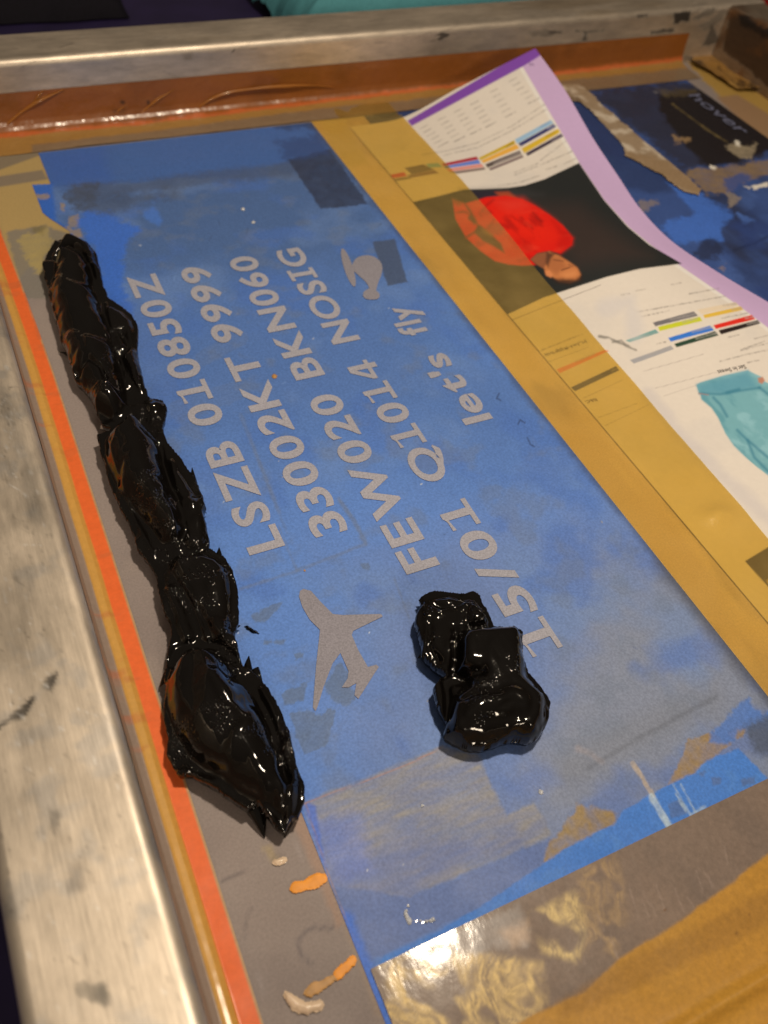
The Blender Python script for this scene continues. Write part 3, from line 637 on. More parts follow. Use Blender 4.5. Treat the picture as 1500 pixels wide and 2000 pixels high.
# torn strip of old tape on the dark stencil
def scrap(name, poly, mat, parent, z0, amp, label=None, step=.0007, seed=3):
    P = np.array([at(x, y, z0)[:2] for x, y in poly]); lo = P.min(0); hi = P.max(0)
    m = int((hi[0]-lo[0])/step)+2; n = int((hi[1]-lo[1])/step)+2; X, Y = np.meshgrid(np.linspace(lo[0], hi[0], m), np.linspace(lo[1], hi[1], n)); p = np.stack([X.ravel(), Y.ravel()], 1)
    d = sdist(p, P)+.001*fbm(p[:, 0], p[:, 1], .004, seed); z = z0+amp*(.5+.5*fbm(p[:, 0], p[:, 1], .014, seed+1, 2)); keep = d < 0
    V = np.c_[p, z]; c = Canvas(V, n, m, (188, 160, 122)); c.keep = keep; return c
st = scrap('torn_tape', Q((-20, 60), (100, 55), (190, 110), (330, 250), (480, 370), (560, 440), (700, 560), (900, 720), (1020, 830), (1000, 880), (880, 850), (720, 730), (560, 640), (440, 580), (430, 500), (340, 400), (200, 260), (120, 190), (20, 180)), None, screen, .0005, .0007)
st.c[:, :3] = alb((160, 130, 96)); st.cloud((208, 182, 148), .9, .007, 3, -.1, .4); st.cloud((140, 112, 80), .5, .004, 5, .05, .5)
st.poly(Q((430, 540), (560, 560), (740, 600), (900, 720), (1020, 830), (1000, 880), (720, 730), (440, 620)), (150, 116, 78), .8, 5, 5)
st.poly(Q((40, 130), (120, 150), (130, 190), (30, 190)), (110, 84, 56), .8, 4, 4)
o = st.build('adhesive_tape', M_clear, screen); tag(o, 'torn whitish strip of old tape on the dark stencil')
cr = scrap('corner', crop(1050, 0, 3.3333)((1030, 330), (1130, 285), (1220, 340), (1340, 420), (1370, 480), (1460, 600), (1300, 590), (1100, 470), (990, 420)), None, screen, .001, .0035, seed=9)
cr.c[:, :3] = alb((150, 104, 46)); cr.cloud((186, 136, 66), .7, .008, 6, 0, .4); cr.cloud((70, 46, 22), .9, .006, 7, .0, .3)
o = cr.build('adhesive_tape', M_tape, screen); tag(o, 'crumpled amber tape in the far right corner of the frame')
# wall tape rising into that corner
# "hover" on the black block
V, F = text_mesh('hover', .01)
pa = at(1352, 186); pb = at(1447, 262); hi = V[:, 0].max(); lo = V[:, 0].min()
yy = pa[1]+(V[:, 0]-lo)/(hi-lo)*(pb[1]-pa[1]); xx = (pa[0]+pb[0])/2-.002+V[:, 1]*.0115
me = bpy.data.meshes.new('stencil_text'); me.from_pydata(np.stack([xx, yy, np.full(len(xx), .0005)], 1).tolist(), [], F)
tag(link('stencil_text', me, plain('faint_print', (104, 100, 112), .6, .3, 500).m, screen), 'faint grey word hover on the dark block')

# ------------------------------------------------------------------ catalogue page
edge = [(1045, 97, .0275), (1100, 174, .0205), (1161, 278, .0120), (1207, 347, .0085), (1249, 409, .0070), (1313, 475, .0055), (1393, 529, .0045), (1500, 593, .0040), (1640, 672, .004), (1950, 850, .0035)]
edge += []
mids = [(.0005, .0125, .0222), (.001, .0082, .0158), (.0022, .0044, .0090), (.0022, .0046, .0080), (.0016, .0062, .0082), (.001, .0080, .0080), (.0008, .0074, .0070), (.0006, .006, .006), (.0005, .0045, .005), (.0004, .003, .004)]
def pchip(xk, yk, x):
    xk = np.array(xk); yk = np.array(yk, float); h_ = np.diff(xk); de = np.diff(yk)/h_; m = np.zeros(len(xk))
    for i in range(1, len(xk)-1): m[i] = (de[i-1]*h_[i]+de[i]*h_[i-1])/(h_[i-1]+h_[i])
    m[0] = de[0]; m[-1] = de[-1]; k = np.clip(np.searchsorted(xk, x)-1, 0, len(xk)-2); t_ = (x-xk[k])/h_[k]; t2 = t_*t_; t3 = t2*t_
    return (2*t3-3*t2+1)*yk[k]+(t3-2*t2+t_)*h_[k]*m[k]+(-2*t3+3*t2)*yk[k+1]+(t3-t2)*h_[k]*m[k+1]
RX, RY = [], []
for (x, y, z) in edge:
    p = at(x, y, z); RX.append(p[0]); RY.append(p[1])
RX.append(.285); RY.append(.036); edge.append((0, 0, .003)); mids.append((.0003, .002, .003))
order = np.argsort(RY); RY = np.array(RY)[order]; RX = np.array(RX)[order]; RZ = np.array([e_[2] for e_ in edge])[order]; MI = np.array(mids)[order]
PXL, PXT = .1782, .2035
ny, nx = 1000, 300
yv = np.linspace(RY[0], RY[-1], ny); uv = np.linspace(0, 1, nx)
xr = pchip(RY, RX, yv); zr = pchip(RY, RZ, yv); z1 = pchip(RY, MI[:, 0], yv); z2 = pchip(RY, MI[:, 1], yv); z3 = pchip(RY, MI[:, 2], yv)
PV = np.zeros((ny, nx, 3)); zb = .0006
for i in range(ny):
    x = PXL+(xr[i]-PXL)*uv; xm = PXT+(xr[i]-PXT)*.45; x8 = PXT+(xr[i]-PXT)*.8
    PV[i, :, 0] = x; PV[i, :, 1] = yv[i]-.004*(1-uv)*np.clip((yv[i]-.30)/.07, 0, 1)
    PV[i, :, 2] = np.maximum(zb, pchip([PXL-.01, PXL+.012, PXT, xm, x8, xr[i]], [0, 0, z1[i], z2[i], z3[i], zr[i]], x)+zb)
_b = at(1400, 1012); PV[..., 2] += .0020*np.exp(-((PV[..., 0]-_b[0])/.006)**2-((PV[..., 1]-_b[1])/.0045)**2)
pg = Canvas(PV.reshape(-1, 3), ny, nx, (229, 207, 179))
pg.cloud((214, 196, 174), .3, .02, 51, .1, .5)
C4 = crop(760, 90, 3.75); C5 = crop(780, 350, 3.75); C6 = crop(1000, 550, 3); C9 = crop(1250, 700, 3.636)
inner = [(1021, 130), (1075, 222), (1131, 317), (1180, 390), (1228, 443), (1271, 478), (1327, 518), (1447, 600), (1500, 640), (1660, 760)]
pg.line([(a-4, b+1) for a, b in inner], 7, (240, 226, 205), 1, 1)
pg.poly(inner+[(1800, 700), (1500, 560), (1313, 460), (1161, 250), (1060, 90)], (206, 166, 188), 1, 1)
pg.poly([(796, 236), (1043, 90), (1060, 100), (1053, 110), (1021, 130), (804, 246)], (132, 72, 154), 1, 1.2)
pg.line([(1034, 122), (1036, 128), (1040, 124), (1043, 128)], 1.6, (110, 80, 110), .8, .8)
TXT = (150, 134, 116)
for (a, b) in (((235, 600), (365, 735)), ((365, 540), (485, 695)), ((485, 480), (605, 640)), ((605, 425), (715, 590)), ((745, 335), (860, 515)), ((885, 255), (1030, 415))):
    for k in range(6):
        q = k/5; x = a[0]+(b[0]-a[0])*q; y = a[1]+(b[1]-a[1])*q; L = 55 if k < 5 else 80
        pg.line(C4((x-8, y+6), (x+L*.85, y-L*.42)), 2.2, TXT if k < 5 else (120, 104, 90), .75, 1.1, .8, .0008, k, tex=.7, ts=.0008)
for l in (((240, 795), (430, 765), (640, 712), (900, 585), (1135, 428)), ((400, 800), (650, 742), (900, 618), (1150, 465)), ((920, 925), (1090, 860)), ((920, 945), (1085, 880)), ((1110, 835), (1290, 700)), ((1110, 870), (1340, 770)), ((1150, 905), (1225, 880)), ((800, 1020), (950, 1000), (1100, 950)), ((1280, 865), (1370, 822))):
    pg.line(C4(*l), 2.6, TXT, .7, 1.2, 1, .001, 4, tex=.8, ts=.0009)
for p, c_ in [(((920, 685), (1185, 540), (1205, 565), (940, 715)), (158, 182, 206)), (((945, 715), (1205, 570), (1225, 590), (965, 735)), (60, 58, 96)), (((970, 750), (1235, 605), (1255, 630), (990, 785)), (220, 174, 46)), (((1000, 785), (1260, 640), (1275, 662), (1015, 805)), (74, 58, 66)),
              (((655, 820), (915, 690), (925, 715), (670, 835)), (208, 166, 24)), (((675, 838), (930, 718), (955, 748), (690, 858)), (240, 168, 62)), (((705, 865), (955, 765), (970, 790), (720, 892)), (96, 80, 70)), (((728, 896), (975, 795), (985, 815), (745, 912)), (140, 116, 104)),
              (((385, 862), (640, 808), (655, 830), (400, 880)), (178, 48, 58)), (((400, 882), (655, 832), (670, 860), (415, 896)), (102, 126, 192)), (((420, 900), (675, 862), (695, 885), (440, 920)), (228, 142, 122)), (((440, 922), (700, 888), (705, 905), (500, 935)), (140, 116, 100)),
              (((270, 862), (360, 855), (390, 885), (290, 892)), (150, 182, 194)), (((10, 942), (110, 922), (130, 952), (25, 968)), (216, 88, 60)), (((112, 892), (250, 866), (330, 905), (165, 940)), (130, 112, 96)), (((130, 945), (330, 908), (365, 930), (165, 965)), (150, 120, 96)), (((30, 972), (150, 955), (165, 970), (50, 990)), (150, 130, 100))]:
    pg.poly(C4(*p), c_, 1, .8)
for p, c_ in [(((850, 740), (905, 700), (915, 712), (860, 745)), (150, 116, 16)), (((1140, 660), (1220, 622), (1225, 632), (1150, 672)), (180, 140, 30)), (((1150, 600), (1215, 575), (1220, 588), (1160, 610)), (150, 146, 160)), (((1190, 690), (1262, 650), (1268, 660), (1196, 700)), (150, 130, 130)), (((1100, 590), (1170, 555), (1172, 565), (1104, 598)), (126, 146, 170)), (((760, 860), (955, 775), (958, 785), (770, 870)), (170, 150, 136))]:
    pg.poly(C4(*p), c_, .8, 1, tex=.4, ts=.001)
# printed photo of a man in a red jersey
photo = [(800, 396), (844, 386), (887, 375), (908, 370), (951, 369), (993, 367), (1025, 362), (1063, 350), (1131, 318), (1180, 391), (1226, 443), (1268, 478), (1332, 515), (1250, 525), (1185, 541), (1062, 581), (985, 617), (900, 510)]
pg.poly(photo, (38, 38, 34), 1, 1.2)
pg.poly([(1010, 400), (1130, 400), (1240, 480), (1270, 500), (1130, 520), (1080, 470)], (62, 46, 38), .8, 30)
pg.poly([(900, 372), (1000, 369), (1060, 380), (960, 395)], (60, 56, 52), .6, 12)
pg.poly(C5((408, 96), (700, 78), (760, 110), (480, 178)), (44, 36, 44), .9, 4)
pg.poly(C5((700, 95), (800, 90), (860, 135), (850, 150), (730, 125)), (176, 70, 36), .9, 4)
pg.poly(C5((390, 150), (480, 178), (640, 132), (780, 120), (900, 145), (1000, 195), (1100, 260), (1200, 340), (1272, 430), (1265, 480), (1180, 545), (1100, 525), (1010, 540), (960, 588), (1000, 628), (900, 634), (800, 625), (700, 600), (600, 530), (490, 430), (410, 290)), (226, 24, 10), 1, 2)
pg.poly(C5((640, 190), (900, 180), (1120, 330), (1180, 430), (1000, 500), (800, 470), (700, 330)), (250, 34, 12), .8, 22)
pg.poly(C5((1120, 300), (1272, 430), (1265, 480), (1180, 545), (1150, 480), (1180, 420)), (200, 18, 8), .7, 8)
shirt = C5((410, 170), (640, 140), (780, 128), (1000, 205), (1200, 350), (1262, 430), (1180, 535), (960, 590), (800, 615), (600, 520), (490, 420))
pg.cloud((160, 10, 6), .6, .006, 59, .1, .5, (1, 2), pts=shirt, soft=6); pg.cloud((250, 60, 34), .4, .007, 60, .15, .5, pts=shirt, soft=6)
for l, w_ in [(((600, 270), (590, 250), (640, 190), (690, 150)), 5), (((650, 360), (690, 300)), 5), (((490, 190), (520, 240), (510, 280)), 6), (((980, 250), (1040, 310)), 6), (((490, 430), (560, 380), (590, 370), (700, 440)), 5), (((440, 240), (490, 240)), 4)]:
    pg.line(C5(*l), w_*.7, (140, 14, 8), .6, 4)
pg.poly(C5((575, 330), (605, 345), (660, 400), (745, 470), (770, 540), (690, 492), (610, 450), (548, 392)), (52, 44, 34), .9, 3)
pg.poly(C5((600, 360), (640, 372), (690, 410), (670, 425), (620, 395)), (150, 100, 60), .7, 4)
pg.poly(C5((478, 180), (512, 215), (560, 290), (575, 330), (545, 330), (505, 290), (520, 250)), (46, 40, 32), .85, 4)
pg.line(C5((480, 430), (530, 400), (560, 385)), 3, (110, 20, 10), .8, 3); pg.line(C5((420, 245), (470, 238), (500, 250)), 3, (120, 24, 12), .7, 3)
pg.poly(C5((385, 140), (470, 170), (440, 195), (395, 175)), (150, 84, 50), .8, 5)
pg.poly(C5((700, 160), (900, 150), (950, 200), (800, 230)), (240, 60, 40), .6, 14)
pg.poly(C5((820, 420), (980, 440), (940, 520), (850, 500)), (196, 16, 6), .5, 14)
pg.poly(C5((960, 588), (1010, 545), (1100, 528), (1110, 600), (1075, 665), (1010, 628)), (146, 84, 50), 1, 2)
pg.poly(C5((1095, 530), (1170, 560), (1250, 610), (1305, 650), (1330, 700), (1318, 735), (1250, 758), (1170, 748), (1120, 715), (1070, 690), (1062, 650), (1080, 600)), (204, 120, 64), 1, 3)
pg.poly(C5((1100, 560), (1180, 575), (1230, 640), (1150, 700), (1080, 650)), (160, 88, 48), .6, 8)
pg.poly(C5((1080, 535), (1140, 545), (1110, 580), (1090, 640), (1070, 620)), (66, 40, 30), .85, 4)
pg.poly(C5((1130, 735), (1200, 728), (1290, 735), (1335, 700), (1335, 740), (1250, 770), (1160, 760)), (52, 32, 22), .95, 6)
pg.line(C5((1190, 665), (1250, 645)), 2.5, (90, 46, 28), .8, 1.5); pg.line(C5((1130, 590), (1200, 600)), 2.5, (110, 60, 36), .7, 1.5); pg.line(C5((1270, 640), (1240, 625)), 2.5, (120, 66, 40), .7, 1.5)
pg.poly(C5((1068, 672), (1100, 668), (1125, 700), (1110, 722), (1075, 705)), (222, 132, 76), .9, 2)
pg.poly(C5((1180, 690), (1290, 670), (1300, 700), (1220, 725)), (226, 140, 78), .6, 6)
# lower half
pg.line(C6((0, 225), (200, 145), (380, 75), (520, 20)), 1.1, (110, 88, 78), .8, .6)
for p, c_ in [(((825, 240), (1065, 175), (1090, 200), (840, 262)), (118, 108, 102)), (((1085, 165), (1310, 120), (1330, 140), (1110, 190)), (230, 200, 160)), (((855, 265), (1100, 205), (1115, 230), (865, 290)), (204, 198, 40)), (((1120, 195), (1340, 145), (1355, 165), (1130, 215)), (228, 178, 62)),
              (((665, 345), (840, 280), (860, 300), (690, 355)), (98, 154, 140)), (((915, 330), (1160, 258), (1185, 285), (930, 352)), (56, 116, 190)), (((1180, 255), (1405, 195), (1425, 220), (1195, 278)), (228, 46, 30)), (((950, 365), (1190, 290), (1210, 315), (965, 385)), (40, 66, 46)),
              (((1210, 285), (1440, 225), (1455, 245), (1225, 310)), (44, 30, 26)), (((690, 460), (930, 375), (950, 395), (715, 480)), (168, 158, 148)), (((260, 515), (540, 400), (570, 405), (280, 537)), (232, 140, 90)), (((345, 620), (610, 495), (628, 520), (370, 642)), (84, 76, 96))]:
    pg.poly(C6(*p), c_, 1, .8)
for l in (((930, 222), (1070, 190)), ((1000, 238), (1085, 215)), ((760, 325), (840, 295)), ((1060, 295), (1175, 265)), ((1080, 335), (1200, 300)), ((1370, 215), (1410, 207)), ((1380, 250), (1445, 235)), ((800, 428), (925, 385)), ((1240, 140), (1310, 130)), ((1290, 165), (1345, 155)), ((370, 470), (480, 425)), ((590, 520), (618, 508))):
    pg.line(C6(*l), 4, (176, 160, 142), .6, 1.5, 1, .001, 5, tex=.5, ts=.001)
for l in (((760, 205), (920, 170)), ((735, 178), (1060, 120), (1250, 85)), ((1040, 72), (1210, 40)), ((640, 78), (690, 70)), ((720, 55), (780, 45)), ((930, 18), (990, 8)), ((1230, 215), (1380, 185)), ((1270, 325), (1330, 312)), ((1340, 400), (1480, 350)), ((1220, 468), (1360, 430), (1500, 400)), ((1340, 405), (1500, 360)), ((1420, 335), (1500, 315)), ((1380, 475), (1450, 460)),
          ((165, 405), (280, 360), (410, 308)), ((190, 438), (300, 400), (430, 340)), ((850, 365), (905, 352))):
    pg.line(C6(*l), 2.6, (140, 124, 108), .75, 1.1, .9, .001, 7, tex=.75, ts=.0009)
for l in (((415, 685), (650, 575)), ((505, 797), (730, 715)), ((545, 845), (800, 722)), ((770, 525), (950, 475), (1120, 425)), ((840, 625), (1030, 575), (1200, 530)), ((890, 672), (1085, 605)), ((215, 470), (445, 385))):
    pg.line(C6(*l), 1.0, (170, 150, 132), .8, .7)
pg.line(C6((512, 322), (570, 328), (610, 350), (640, 362), (690, 385), (725, 402)), 5, (120, 108, 92), .8, 2, 2, .002, 3); pg.line(C6((590, 355), (640, 345), (660, 365)), 4, (128, 116, 100), .7, 2)
pg.line([(1265, 770), (1330, 850), (1400, 920), (1520, 1030)], 26, (206, 188, 172), .55, 10, 6, .006, 4)
pg.line([(1180, 600), (1230, 590), (1240, 650)], 30, (212, 196, 180), .6, 14, 8, .008, 5)
tro = C6((1080, 605), (1100, 592), (1240, 550), (1380, 520), (1460, 558), (1480, 585), (1500, 595), (1800, 560), (2300, 800), (2300, 1500), (1700, 1300), (1500, 1135), (1440, 1090), (1380, 1040), (1300, 960), (1250, 890), (1210, 800), (1170, 740), (1110, 690), (1105, 660), (1095, 655))
pg.poly(tro, (122, 168, 164), 1, 1.2)
pg.cloud((156, 194, 188), .55, .006, 57, 0, .5, pts=tro, soft=4); pg.cloud((84, 140, 144), .6, .005, 58, .05, .5, (1, 2), pts=tro, soft=4)
pg.poly(C6((1085, 605), (1380, 522), (1440, 620), (1240, 655), (1110, 660)), (96, 150, 158), .8, 8)
for l, w_ in [(((1100, 655), (1220, 660), (1330, 640), (1450, 622)), 4), (((1180, 680), (1220, 720), (1260, 790)), 5), (((1320, 870), (1370, 920), (1500, 1030)), 5), (((1380, 930), (1420, 1030), (1500, 1110)), 5), (((1260, 650), (1330, 632)), 6), (((1450, 620), (1500, 660), (1600, 700)), 5)]:
    pg.line(C6(*l), w_, (62, 122, 134), .75, 3)
pg.poly(C6((1440, 565), (1470, 558), (1482, 580), (1465, 600), (1445, 590)), (196, 120, 84), .9, 2); pg.line(C6((1095, 655), (1150, 664)), 2, (190, 120, 90), .6, 1)
pg.poly(C9((745, 1440), (960, 1310), (1000, 1720)), (64, 52, 40), 1, 1.5); pg.cloud((206, 176, 120), .8, .004, 55, .1, .4, (1, 1), pts=C9((775, 1450), (960, 1340), (1000, 1700)), soft=2)
_r = np.repeat(np.arange(ny), nx); _w = (xr[_r]-pg.u)
pg.mix(sstep((.0125-_w)/.0006+.5)*(pg.v < .172), (206, 166, 188))
page = pg.build('catalog_page', M_page)
tag(page, 'curling catalogue page with purple edge and a printed photo of a red jersey', 'page')
# printed lettering that can still be read
PPX = pg.px.reshape(ny, nx, 2)
def on_page(q):                            # photo points -> points on the sheet
    out = []
    flat = PPX.reshape(-1, 2)
    for p in q:
        k = int(((flat-p)**2).sum(1).argmin()); i, j = divmod(k, nx); i = min(max(i, 1), ny-2); j = min(max(j, 1), nx-2)
        J = np.stack([(PPX[i+1, j]-PPX[i-1, j])/2, (PPX[i, j+1]-PPX[i, j-1])/2], 1); di, dj = np.linalg.solve(J, p-PPX[i, j])
        out.append(PV[i, j]+di*(PV[i+1, j]-PV[i-1, j])/2+dj*(PV[i, j+1]-PV[i, j-1])/2)
    return np.array(out)
def print_text(body, a, b, up, col):       # baseline from a to b, letters' tops towards up (photo pixels per em)
    V, F = text_mesh(body, .004); lo, hi = V[:, 0].min(), V[:, 0].max(); a = np.array(a, float); b = np.array(b, float); up = np.array(up, float)
    q = [a+(b-a)*((v[0]-lo)/(hi-lo))+up*v[1] for v in V]; P = on_page(q); P[:, 2] += .00012
    me = bpy.data.meshes.new('printed_text'); me.from_pydata(P.tolist(), [], F)
    link('printed_text', me, plain('print_ink', col, .5, .05).m, page)
print_text('B&C', C6((488, 684))[0], C6((425, 700))[0], (7.5, 7), (120, 96, 70))
print_text('Set In Sweat', C6((1363, 487))[0], C6((1200, 522))[0], (6, 11), (96, 84, 74))
print_text('in 1x1 Ripp mit', C6((432, 346))[0], C6((185, 425))[0], (5, 7), (130, 112, 92))

# ------------------------------------------------------------------ the amber tape across the page's left edge
def amber_tape():
    TX1a, TX1b = .2074, .1997
    y0, y1 = .034, .400; n, m = 560, 70
    Y = np.linspace(y0, y1, n); V = np.zeros((n, m, 3)); C_ = np.zeros((n, m, 4))
    for i, y in enumerate(Y):
        q = np.clip((y-.08)/(.37-.08), -.2, 1.2); xe = TX1b+(TX1a-TX1b)*q+.0006*fbm(np.array([y]), np.array([0.]), .03, 5)[0]
        x = np.linspace(EX1-.0001, xe, m); V[i, :, 0] = x; V[i, :, 1] = y
        k = int(np.clip(np.searchsorted(yv, y), 0, ny-1)); zz = np.interp(x, PV[k, :, 0], PV[k, :, 2])+.00022
        if y > yv[-1]: zz = np.full(m, .0007)
        base = .0006+np.clip((.1787-x)/.003, 0, 1)*0
        lip = np.clip((x-(PXL-.0022))/.0022, 0, 1)
        V[i, :, 2] = base*(1-lip)+np.maximum(zz, .0008)*lip+.00008*fbm(x, np.full(m, y), .012, 9)
    o = link('packing_tape', mesh_np('packing_tape', V.reshape(-1, 3), gridfaces(n, m)), M_amber)
    return tag(o, 'long translucent amber tape strip holding down the left side of the page', 'tape')
t = NT('amber_tape'); b = t.b
tr = t.n('BsdfTransparent'); tr.inputs[0].default_value = (.97, .80, .36, 1); mx = t.n('MixShader')
f = t.rng(t.noise(30, 4), .24, .34); t.l(f, mx.inputs[0]); t.l(tr.outputs[0], mx.inputs[1]); t.l(b.outputs[0], mx.inputs[2])
cr_ = t.n('RGB'); cr_.outputs[0].default_value = (.62, .46, .17, 1); t.l(t.shade(cr_.outputs[0], t.rng(t.noise(60, 5), .85, 1.12)), b.inputs['Base Color'])
b.inputs['Roughness'].default_value = .3; b.inputs['Coat Weight'].default_value = 1.; b.inputs['Coat Roughness'].default_value = .15
t.bump(t.noise(130, 3), .3, .001, b.inputs['Coat Normal']); t.bump(t.noise(600, 3), .3, .0005)
out = [n_ for n_ in t.t.nodes if n_.type == 'OUTPUT_MATERIAL'][0]; t.l(mx.outputs[0], out.inputs[0]); M_amber = t.m
amber_tape()

# ------------------------------------------------------------------ ink
def fld(P, stroke):
    best = np.zeros(len(P))
    for (a, b) in zip(stroke[:-1], stroke[1:]):
        A = at(a[0], a[1], .004)[:2]; B_ = at(b[0], b[1], .004)[:2]; e_ = B_-A; w_ = P-A; t_ = np.clip((w_ @ e_)/(e_ @ e_), 0, 1)
        d = np.sqrt(((w_-t_[:, None]*e_)**2).sum(1)); hw = (a[2]+(b[2]-a[2])*t_)*.00138; h_ = (a[3]+(b[3]-a[3])*t_)*.001
        best = np.maximum(best, h_*np.clip(1-(d/hw)**2.3, 0, 1)**.6)
    return best
def blur(Z, r):
    k = np.exp(-.5*(np.arange(-int(3*r)-1, int(3*r)+2)/r)**2); k /= k.sum()
    Z = np.apply_along_axis(lambda v: np.convolve(np.pad(v, len(k)//2, 'edge'), k, 'valid'), 0, Z)
    return np.apply_along_axis(lambda v: np.convolve(np.pad(v, len(k)//2, 'edge'), k, 'valid'), 1, Z)
def plate(P, PXY, poly, Hm, w_, tilt=(0, 0)):
    zz = .0042+.0002*Hm; Q2 = np.array([at(x, y, zz)[:2] for x, y in smooth_poly(poly, 1)]); d = -sdist(P, Q2)
    c0 = np.array(poly, float).mean(0); h_ = Hm+((PXY-c0) @ np.array(tilt))/100.
    q = np.clip(d/(w_*.001), 0, 1); return np.where(d > 0, h_*.001*(1-(1-q)**2.2)**.55, 0)
def ink(outline, plates, strokes, grooves, crests, bubbles, label, seed, base=.0056, step=.00034, fold=(.021, .0021, .8), wisps=()):
    zm = .0042
    O = np.array([at(x, y, zm)[:2] for x, y in outline])
    lo = O.min(0)-.002; hi = O.max(0)+.002; m = int((hi[0]-lo[0])/step); n = int((hi[1]-lo[1])/step)
    X, Y = np.meshgrid(np.linspace(lo[0], hi[0], m), np.linspace(lo[1], hi[1], n)); P = np.stack([X.ravel(), Y.ravel()], 1); x, y = P[:, 0], P[:, 1]
    d = -sdist(P, O)+.00035*fbm(x, y, .0045, seed+30, 2)+.0002*fbm(x, y, .0015, seed+31, 2)
    PXY = proj(np.stack([x, y, np.full(len(x), .006)], 1))
    wx_ = .0011*fbm(x, y, .012, seed, 3)+.0004*fbm(x, y, .004, seed+3, 2); wy_ = .0011*fbm(x, y, .012, seed+1, 3)+.0004*fbm(x, y, .004, seed+4, 2)
    PW = P+np.stack([wx_, wy_], 1)
    hgt = np.full(len(P), base)
    for (poly, Hm, w_, *tl) in plates: hgt = np.maximum(hgt, plate(PW, PXY, poly, Hm, w_, *(tl or [(0, 0)])))
    for s_ in strokes: hgt = np.maximum(hgt, fld(PW, s_))
    # overlapping folds left by the spatula: a slow rise and a sharp drop
    for k, (ang, lam, amp) in enumerate(((1.15, fold[0], fold[1]), (2.2, fold[0]*.62, fold[1]*.55))):
        ph = (x*math.cos(ang)+y*math.sin(ang))/lam+fold[2]*fbm(x, y, .022, seed+40+k, 2)+.08*fbm(x, y, .005, seed+44+k, 2)
        f = ph-np.floor(ph); saw = np.where(f < .86, (f/.86)**1.6, 1-(f-.86)/.14); msk = sstep(.5+1.6*fbm(x, y, .018, seed+46+k, 2))
        hgt = hgt+amp*(saw-.4)*msk
    hgt = hgt+.0006*fbm(x, y*.5, .012, seed+9, 2)
    for (l, w_, dep) in grooves:
        L = [at(a, b, .006)[:2] for a, b in l]; q = ldist(PW, L); hgt = hgt-dep*.001*np.exp(-(q/(w_*.001))**2)
    hgt = blur(hgt.reshape(n, m), .0005/step).ravel()
    for (l, w_, amp) in crests:
        L = [at(a, b, .008)[:2] for a, b in l]; q = ldist(P, L); hgt = hgt+amp*.001*np.exp(-q/(w_*.001))
    hgt = hgt+.00007*fbm(x+wx_, y*.18, .0011, seed+50, 2)       # drag marks
    R_ = .0058; dn = np.clip(d*(1+.3*fbm(x, y, .008, seed+17, 2)), 0, None)
    lim = zm+np.where(dn < R_, 1.4*np.sqrt(np.clip(dn*(2*R_-dn), 0, 1)), 1.4*R_+(dn-R_)*.8)
    top = np.maximum(np.minimum(hgt, lim), np.minimum(lim, zm+.0006))
    rb = .0034; db = np.clip(d, 0, rb); bot = zm-np.sqrt(np.clip(db*(2*rb-db), 0, 1))*(zm+.0003)/rb
    # outer ring of the grid is pulled onto the outline, where the two skins meet
    gy, gx = np.gradient(d.reshape(n, m), step); gx = gx.ravel(); gy = gy.ravel(); gl = np.sqrt(gx**2+gy**2)+1e-9
    out = d <= 0; X0 = np.where(out, x-gx/gl*d, x); Y0 = np.where(out, y-gy/gl*d, y); top = np.where(out, zm, top); bot = np.where(out, zm, bot)
    g = np.clip((top-zm)/.007, 0, 1.2); XT = X0+.0009*fbm(x, y, .010, seed+13, 2)*g; YT_ = Y0+.0009*fbm(x, y, .010, seed+14, 2)*g
    keep = d > -step*1.45
    VT = np.stack([XT, YT_, top+.0002], 1); VB = np.stack([X0, Y0, bot+.0002], 1); keepb = keep & (d < rb*1.3)
    bub = np.zeros(len(P)); px_ = proj(VT)
    for (bx, by, r) in bubbles: bub = np.maximum(bub, np.exp(-(((px_-np.array([bx, by]))**2).sum(1))/(r*r)))
    bub = bub*sstep((fbm(x, y, .003, seed+21, 2)+.2)/.3)
    c = np.zeros((len(P), 4)); c[:, 3] = bub
    V, F, C1 = compact(VT, gridfaces(n, m, keep), c); VV = [V]; FF = [F]; CC = [C1]; off = len(V)
    V, F, C1 = compact(VB, gridfaces(n, m, keepb)[:, ::-1], np.zeros((len(P), 4))); VV.append(V); FF.append(F+off); CC.append(C1); off += len(V)
    for (a, b, z0, z1_, r) in wisps:       # thin torn peaks
        A = at(a[0], a[1], z0); Bp = at(b[0], b[1], z1_); dr = A-Bp; A = A+dr/np.linalg.norm(dr)*.0022; ax = (Bp-A); k = 9; T = ax/np.linalg.norm(ax); U = np.cross(T, (0, 0, 1.)); U /= np.linalg.norm(U); S = np.cross(T, U); ring = []
        for i in range(k):
            q = i/(k-1); rr = r*.001*1.3*(1-q)**.9+.00005; cc = A+ax*q+np.array([0, 0, .0004*math.sin(q*3.1)])
            ring += [cc+U*rr*math.cos(w2)*1.6+S*rr*math.sin(w2)*.8 for w2 in np.linspace(0, 2*math.pi, 8, endpoint=False)]
        i = np.arange(k*8).reshape(k, 8); f_ = np.stack([i[:-1], np.roll(i, -1, 1)[:-1], np.roll(i, -1, 1)[1:], i[1:]], -1).reshape(-1, 4)+off
        VV.append(np.array(ring)); FF.append(f_); CC.append(np.zeros((k*8, 4))); off += k*8
    me = mesh_np('ink_mound', np.concatenate(VV), np.concatenate(FF), True, np.concatenate(CC))
    return tag(link('ink_mound', me, M_ink), label, 'ink', 'black ink on the screen')
T4 = crop(0, 440, 4); T2 = crop(0, 400, 2); T5 = crop(0, 900, 2)
outl = T4((545, 103), (600, 112), (690, 155), (740, 215), (762, 270), (778, 330), (800, 430), (840, 575), (900, 610), (960, 650), (1035, 720), (1080, 790), (1085, 870), (1075, 960), (1090, 1090), (1130, 1240), (1165, 1350))
